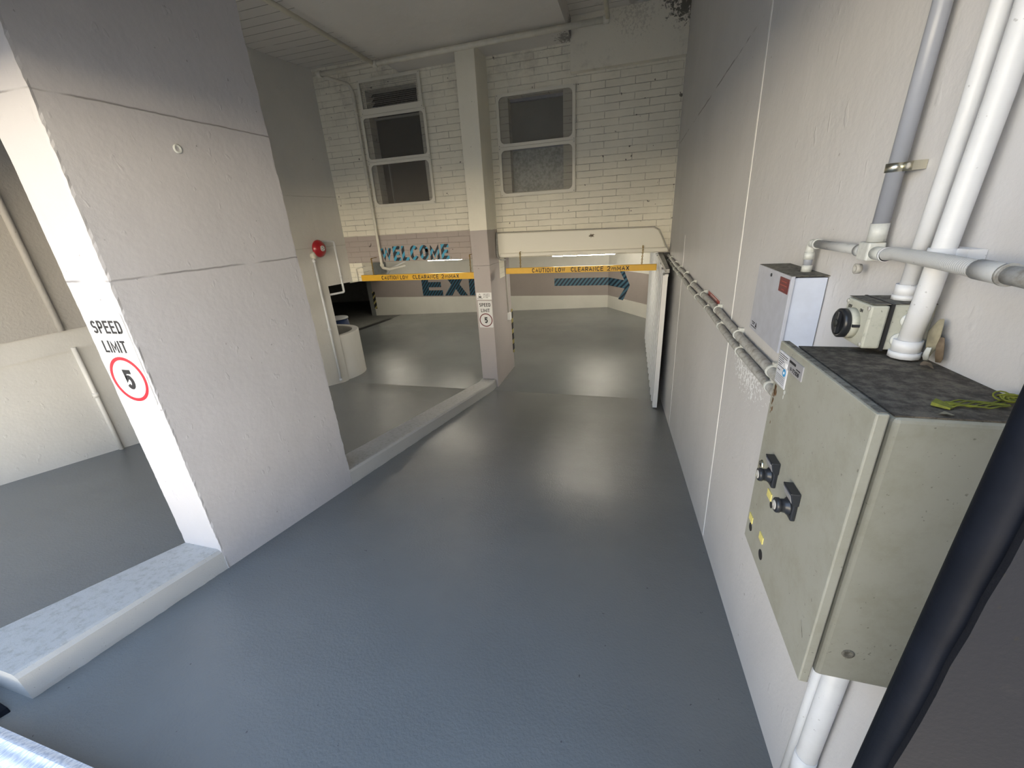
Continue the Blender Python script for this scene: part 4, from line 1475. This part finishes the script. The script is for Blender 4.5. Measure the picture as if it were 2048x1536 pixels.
# rotary isolator
t = thing('rotary_switch', 'grey rotary isolator switch with a round black knob on top of the cabinet', 'switch', (.55, 1.05, 2.552))
MB().box(.524, .597, 1.000, 1.105, 2.554, 2.650).build('back_box', M['iso'], t, bevel=.004)
MB().box(.520, .525, .996, 1.108, 2.553, 2.652).build('gasket', M['black'], t)
MB().box(.487, .520, 1.000, 1.105, 2.556, 2.648).build('front_box', M['iso'], t, bevel=.004)
MB().box(.490, .597, 1.001, 1.104, 2.6500, 2.6512).build('dust_layer', M['dust'], t)
MB().lathe((.487, 1.060, 2.598), (-1, 0, 0), [(0, .034), (.010, .033), (.014, .030)], 30).build('dial_base', M['iso'], t)
kn = MB().lathe((.474, 1.060, 2.598), (-1, 0, 0), [(0, .030), (.002, .0325), (.012, .0325), (.014, .030), (.0145, .026), (.009, .025), (.008, 0)], 32).build('knob', M['blackplastic'], t)
MB().hexa([(.466, 1.058, 2.574), (.456, 1.058, 2.574), (.456, 1.070, 2.574), (.466, 1.070, 2.574)], [(.466, 1.058, 2.624), (.456, 1.058, 2.624), (.456, 1.070, 2.624), (.466, 1.070, 2.624)]).build('grip', M['blackplastic'], t, bevel=.002)
MB().lathe((.456, 1.060, 2.598), (-1, 0, 0), [(0, .009), (.002, .008), (.0025, 0)], 16).build('grip_cap', M['cabinet_gap'], t)
MB().prism([(.4655, 1.050, 2.618), (.4655, 1.040, 2.612), (.4655, 1.044, 2.604)], (-.001, 0, 0)).build('pointer', M['labelgrey'], t)
MB().box(.474, .488, 1.024, 1.034, 2.596, 2.602).build('lock_tab', M['blackplastic'], t)
for sy in (1.007, 1.098):
    for s2 in (2.563, 2.641):
        MB().lathe((.4872, sy, s2), (-1, 0, 0), [(0, .005), (.002, .0045), (.0025, 0)], 10).build('screw', M['wire'], t)
for q, (wd, yy0, zz0, ww, h2) in enumerate((('OFF', 1.092, 2.628, .016, .007), ('ON', 1.040, 2.628, .012, .007))):
    text(wd, 'small_print', M['ink'], t, (.4869, yy0, zz0), (0, -1, 0), (0, 0, 1), ww, h2, thick=.0006, bold=.02)
# two blank plugs on the side
for zz, xx in ((2.618, .556), (2.577, .548)):
    MB().lathe((xx, 1.000, zz), (0, -1, 0), [(0, .0145), (.003, .0145), (.005, .012), (.0045, .004), (.006, 0)], 24).build('blanking_plug', M['fitting'], t)
MB().lathe((.566, 1.0, 2.633), (0, -1, 0), [(0, .006), (.008, .006), (.009, 0)], 12).build('copper_stud', M['rust'], t)

# ---------------- control cabinet (hangs very slightly out of level)
t = thing('control_cabinet', 'large dusty beige control cabinet with two black key switches on the right wall', 'cabinet', (.49, .66, 1.975))
CX = .364
MB().box(.395, .597, .660, 1.062, 1.978, 2.546).build('body', M['cabinet'], t, bevel=.009, bseg=3)
MB().box(.397, .599, .665, 1.057, 2.5455, 2.5478).build('dusty_top', M['cabinet_top'], t)
MB().box(.380, .397, .688, 1.040, 2.000, 2.520).build('seal', M['cabinet_gap'], t)  # black filler, puts the shade between door and body into its colour
d = MB().box(CX, .381, .646, 1.074, 1.970, 2.556).build('door', M['cabinet'], t, bevel=.0025)
MB().box(CX + .004, .380, .652, 1.068, 2.5555, 2.5568).build('door_dust', M['dust'], d)
# labels
lx = CX - .0012


def dlabel(name, y0, y1, z0, z1, mat, tk=.0010, par=None):
    return MB().box(lx - tk, CX, y1, y0, z0, z1).build(name, mat, par or t)


pl = dlabel('rating_plate', .996, .916, 2.506, 2.539, M['labelsilver'])
text('V-72108', 'plate_number', M['ink'], pl, (lx - .0009, .982, 2.510), (0, -1, 0), (0, 0, 1), .052, .0095, bold=.012, thick=.0007)
MB().box(lx - .0018, lx - .0008, .954, .990, 2.5275, 2.5325).build('print_line', M['ink'], pl)
MB().box(lx - .0018, lx - .0008, .926, .948, 2.5225, 2.5245).build('print_line', M['ink'], pl)
lb = dlabel('paper_label', 1.061, .997, 2.457, 2.537, M['labelgrey'])
for k in range(9):
    zz = 2.531 - k * .0048
    ln = (.052, .050, .030, .034, .026, .020, .046, .0, .018)[k]
    if ln:
        MB().box(lx - .0017, lx - .0008, 1.056 - ln, 1.056, zz - .0011, zz).build('label_line', M['ink'], lb)
for k in range(5):
    zz = 2.482 - k * .0042
    MB().box(lx - .0017, lx - .0008, 1.003, 1.056, zz - .0014, zz).build('label_line', M['labelsilver'], lb)
MB().lathe((lx - .0008, 1.010, 2.494), (-1, 0, 0), [(0, .009), (.001, .009)], 24).build('blue_mark', M['labelblue'], lb)
MB().lathe((lx - .0016, 1.010, 2.494), (-1, 0, 0), [(0, .0035), (.0006, .0035)], 12).build('mark_centre', M['white'], lb)
MB().box(lx - .0018, lx - .0008, 1.000, 1.012, 2.507, 2.518).build('small_mark', M['white'], lb)
# rust stains and chips
mb = MB()
random.seed(5)
for k in range(26):
    cy = 1.052 + random.uniform(-.012, .010)
    cz = 2.435 - abs(random.gauss(0, .035)) + .012
    r = random.uniform(.0015, .0055)
    pts = [(CX - .0004, cy + r * .6 * math.cos(a) * random.uniform(.6, 1.3), cz + r * 1.5 * math.sin(a) * random.uniform(.6, 1.3)) for a in [2 * PI * j / 8 for j in range(8)]]
    mb.prism(pts, (-.0003, 0, 0))
st = mb.build('rust_stain', M['rust'], d)
mb = MB()
for cy, cz, r in ((.991, 2.452, .006), (.994, 2.440, .005), (1.000, 2.462, .004)):
    pts = [(CX - .0004, cy + r * math.cos(a) * random.uniform(.4, 1.1), cz + r * math.sin(a) * random.uniform(.7, 1.5)) for a in [2 * PI * j / 8 for j in range(8)]]
    mb.prism(pts, (-.0003, 0, 0))
mb.build('paint_chip', M['fitting'], d)
# lock
lk = MB().lathe((CX, 1.040, 2.226), (-1, 0, 0), [(0, .0135), (.002, .014), (.005, .013), (.006, .010), (.003, .008), (.003, 0)], 26).build('door_lock', M['chrome'], t)
MB().box(CX - .0055, CX - .0035, 1.034, 1.046, 2.2245, 2.2275).build('keyhole', M['black'], lk)
# yellow tags and holes
for (yc, zc) in ((1.053, 2.186), (.955, 2.192), (1.043, 2.052), (.951, 2.062)):
    MB().box(CX - .0022, CX, yc - .014, yc + .014, zc - .010, zc + .010).build('yellow_tag', M['labelyellow'], t)
for (yc, zc, r) in ((.936, 2.176, .008), (1.037, 2.026, .0115), (.937, 2.020, .0135)):
    MB().lathe((CX, yc, zc), (-1, 0, 0), [(0, r), (.0008, r)], 24).build('open_hole', M['black'], t)
# key switches
def key_switch(yc, zc):
    b = MB().box(CX - .010, CX, yc - .021, yc + .021, zc - .024, zc + .020).build('key_switch', M['blackplastic'], t, bevel=.003)
    pn = MB().hexa([(CX - .012, yc - .024, zc + .016), (CX - .012, yc + .024, zc + .016), (CX, yc + .024, zc + .016), (CX, yc - .024, zc + .016)],
                   [(CX - .020, yc - .024, zc + .046), (CX - .020, yc + .024, zc + .046), (CX, yc + .024, zc + .046), (CX, yc - .024, zc + .046)]).build('nameplate', M['blackplastic'], b, bevel=.002)
    MB().hexa([(CX - .0142, yc - .019, zc + .021), (CX - .0142, yc + .019, zc + .021), (CX - .011, yc + .019, zc + .021), (CX - .011, yc - .019, zc + .021)],
              [(CX - .0196, yc - .019, zc + .040), (CX - .0196, yc + .019, zc + .040), (CX - .016, yc + .019, zc + .040), (CX - .016, yc - .019, zc + .040)]).build('insert', M['labelsilver'], b)
    MB().lathe((CX - .009, yc, zc), (-1, 0, 0), [(0, .019), (.004, .019), (.008, .015), (.018, .0145), (.019, .0165), (.025, .0165), (.027, .0145), (.0275, .010)], 28).build('barrel', M['blackplastic'], b)
    MB().lathe((CX - .0362, yc, zc), (-1, 0, 0), [(0, .0105), (.0012, .010), (.0015, .004), (.0005, .003), (.0004, 0)], 20).build('key_face', M['wire'], b)
    return b


key_switch(.952, 2.250)
key_switch(.826, 2.254)
# side screw, scratches
MB().lathe((.437, .660, 2.052), (0, -1, 0), [(0, .0105), (.0015, .010), (.002, .006), (.0005, .004), (.0004, 0)], 20).build('side_plug', M['dust'], t)
mb = MB()
mb.prism([(CX - .0002, .690, 2.085), (CX - .0002, .672, 2.062), (CX - .0002, .671, 2.058)], (-.0004, 0, 0))
mb.build('scratch', M['dust'], d)
t.rotation_euler.x = -.022

# pipes below the cabinet
t = pipe('white_conduit', [(.578, .942, 1.97), (.578, .942, ramp_z(.945) - .01)], .019, M['white_pipe'], 'thin white pipe running down the wall below the cabinet')
t = pipe('white_conduit', [(.568, .872, 1.97), (.568, .872, ramp_z(.868) - .01)], .0265, M['white_pipe'], 'thick white pipe running down the wall below the cabinet',
         fittings=(((.568, .872, 1.30), (0, 0, 1)),), fr=1.06, fl=.12)

# strap on cabinet top
t = thing('frayed_strap', 'frayed yellow-green strap lying on the dusty cabinet top', 'strap', (.52, .73, 2.546))
mb = MB()
zt = 2.5495
mb.hexa([(.462, .720, zt), (.478, .705, zt), (.490, .716, zt), (.474, .733, zt)], [(.462, .720, zt + .006), (.478, .705, zt + .003), (.490, .716, zt + .002), (.474, .733, zt + .007)])
mb.build('band_end', M['strap'], t)
mb = MB()
for k in range(6):
    y0 = .712 + k * .004
    pts = [(.484 + .078 * q / 10, y0 + .004 * math.sin(q * .8 + k) + .010 * q / 10, zt + .0015 + .002 * abs(math.sin(q + k))) for q in range(11)]
    mb.tube(pts, .0013, 6)
mb.build('fibres', M['strap'], t)
mb = MB()
for k in range(9):
    c = Vector((.572 + random.uniform(-.006, .006), .748 + random.uniform(-.008, .008), zt + .006))
    r = random.uniform(.006, .012)
    ph = random.uniform(0, PI)
    pts = [c + Vector((math.cos(a) * r, math.sin(a) * r * math.cos(ph), .6 * math.sin(a) * r * math.sin(ph) + .002)) for a in [2 * PI * j / 12 for j in range(13)]]
    mb.tube(pts, .0012, 5, caps=False)
mb.build('knot', M['strap'], t)


# leaves caught behind the thick white pipe
def leaf(pts, mat, label, curl=.006):
    """pts: outline centre line list (point, half width vector)"""
    mb = MB()
    vs = []
    for (p, h) in pts:
        p, h = Vector(p), Vector(h)
        vs += [p - h, p + Vector((-curl, 0, 0)), p + h]
    n = len(pts)
    fs = []
    for i in range(n - 1):
        a = i * 3
        fs += [(a, a + 1, a + 4, a + 3), (a + 1, a + 2, a + 5, a + 4)]
    k = len(vs)
    vs2 = [v + Vector((-.0012, -.0006, 0)) for v in vs]
    mb.add(vs + vs2, fs + [tuple(q + k for q in f[::-1]) for f in fs], True)
    return tag(mb.build('dried_leaf', mat), label, 'leaf', 'dried leaves behind the thick white pipe')


leaf([((.585, .962, 2.552), (0, .003, 0)), ((.582, .958, 2.575), (0, .014, .002)), ((.580, .956, 2.600), (0, .018, .004)), ((.583, .955, 2.622), (0, .010, .002)), ((.586, .954, 2.632), (0, .001, 0))], M['leaf'],
     'tallest pale dried leaf standing behind the thick white pipe')
leaf([((.575, .944, 2.552), (0, .002, 0)), ((.570, .940, 2.560), (.002, .010, 0)), ((.566, .934, 2.572), (.003, .010, .003)), ((.566, .930, 2.582), (0, .002, 0))], M['fitting'], 'small whitish curled leaf at the foot of the thick white pipe')
leaf([((.588, .932, 2.552), (0, .003, 0)), ((.583, .930, 2.566), (0, .012, .003)), ((.582, .934, 2.585), (0, .010, -.004)), ((.586, .938, 2.600), (0, .001, 0))], M['leafdark'], 'brown crumpled leaf against the wall above the cabinet')
leaf([((.555, .925, 2.5505), (.002, .003, 0)), ((.552, .915, 2.555), (.006, .008, .002)), ((.556, .904, 2.557), (.006, .006, 0)), ((.560, .897, 2.5505), (0, .001, 0))], M['leafdark'], 'flat brown leaf lying on the cabinet top beside the pipe foot', curl=-.001)
leaf([((.455, .688, 2.5505), (.002, .001, 0)), ((.462, .686, 2.553), (.001, .005, 0)), ((.470, .684, 2.5505), (.002, .001, 0))], M['leaf'], 'tiny pale leaf scrap near the front edge of the cabinet top', curl=-.001)

# ================================================================== NEAR POST AND THRESHOLD
t = thing('gate_post', 'dark dirty post with a thick black rubber seal at the right edge', 'post', (.45, .44, ramp_z(.44)))
mb = MB()
n_ = 60
vs = []
for i in range(n_ + 1):
    z = ramp_z(.42) + (4.0 - ramp_z(.42)) * i / n_
    e1 = .361 + random.uniform(-.0015, .0015) + .004 * math.sin(z * 5.3)
    vs += [(e1, .405, z), (.64, .405, z), (.64, .47, z), (e1 + .012, .47, z)]
fs = [(i * 4 + k, i * 4 + (k + 1) % 4, (i + 1) * 4 + (k + 1) % 4, (i + 1) * 4 + k) for i in range(n_) for k in range(4)] + [(3, 2, 1, 0), (n_ * 4, n_ * 4 + 1, n_ * 4 + 2, n_ * 4 + 3)]
MB().add(vs, fs).build('post', M['darksteel'], t)
MB().tube([(.360, .432, ramp_z(.432)), (.360, .432, 3.0), (.360, .432, 4.0)], .0185, 20).build('rubber_seal', M['rubber'], t)

t = tag(MB().prism([(-3.4, y, z) for y, z in ((-.25, SL * (YB + .25) - .02), (-.25, 1.17), (-.22, 1.195), (.34, 1.165), (.368, 1.15), (.372, SL * (YB - .372) - .02))], (2.2, 0, 0)).build('threshold_mat', M['board']),
        'white ribbed threshold strip lying across the bottom left corner', 'threshold')
mb = MB()
mb.prism([(-2.9, .445, 1.02), (-2.43, .440, 1.025), (-2.46, .445, 1.055), (-2.62, .450, 1.10), (-2.9, .455, 1.14)], (0, -.05, 0))
tag(mb.build('wheel_wedge', M['rubber'], bevel=.006), 'black rubber wedge on the floor at the kerb end in the bottom left', 'wedge')
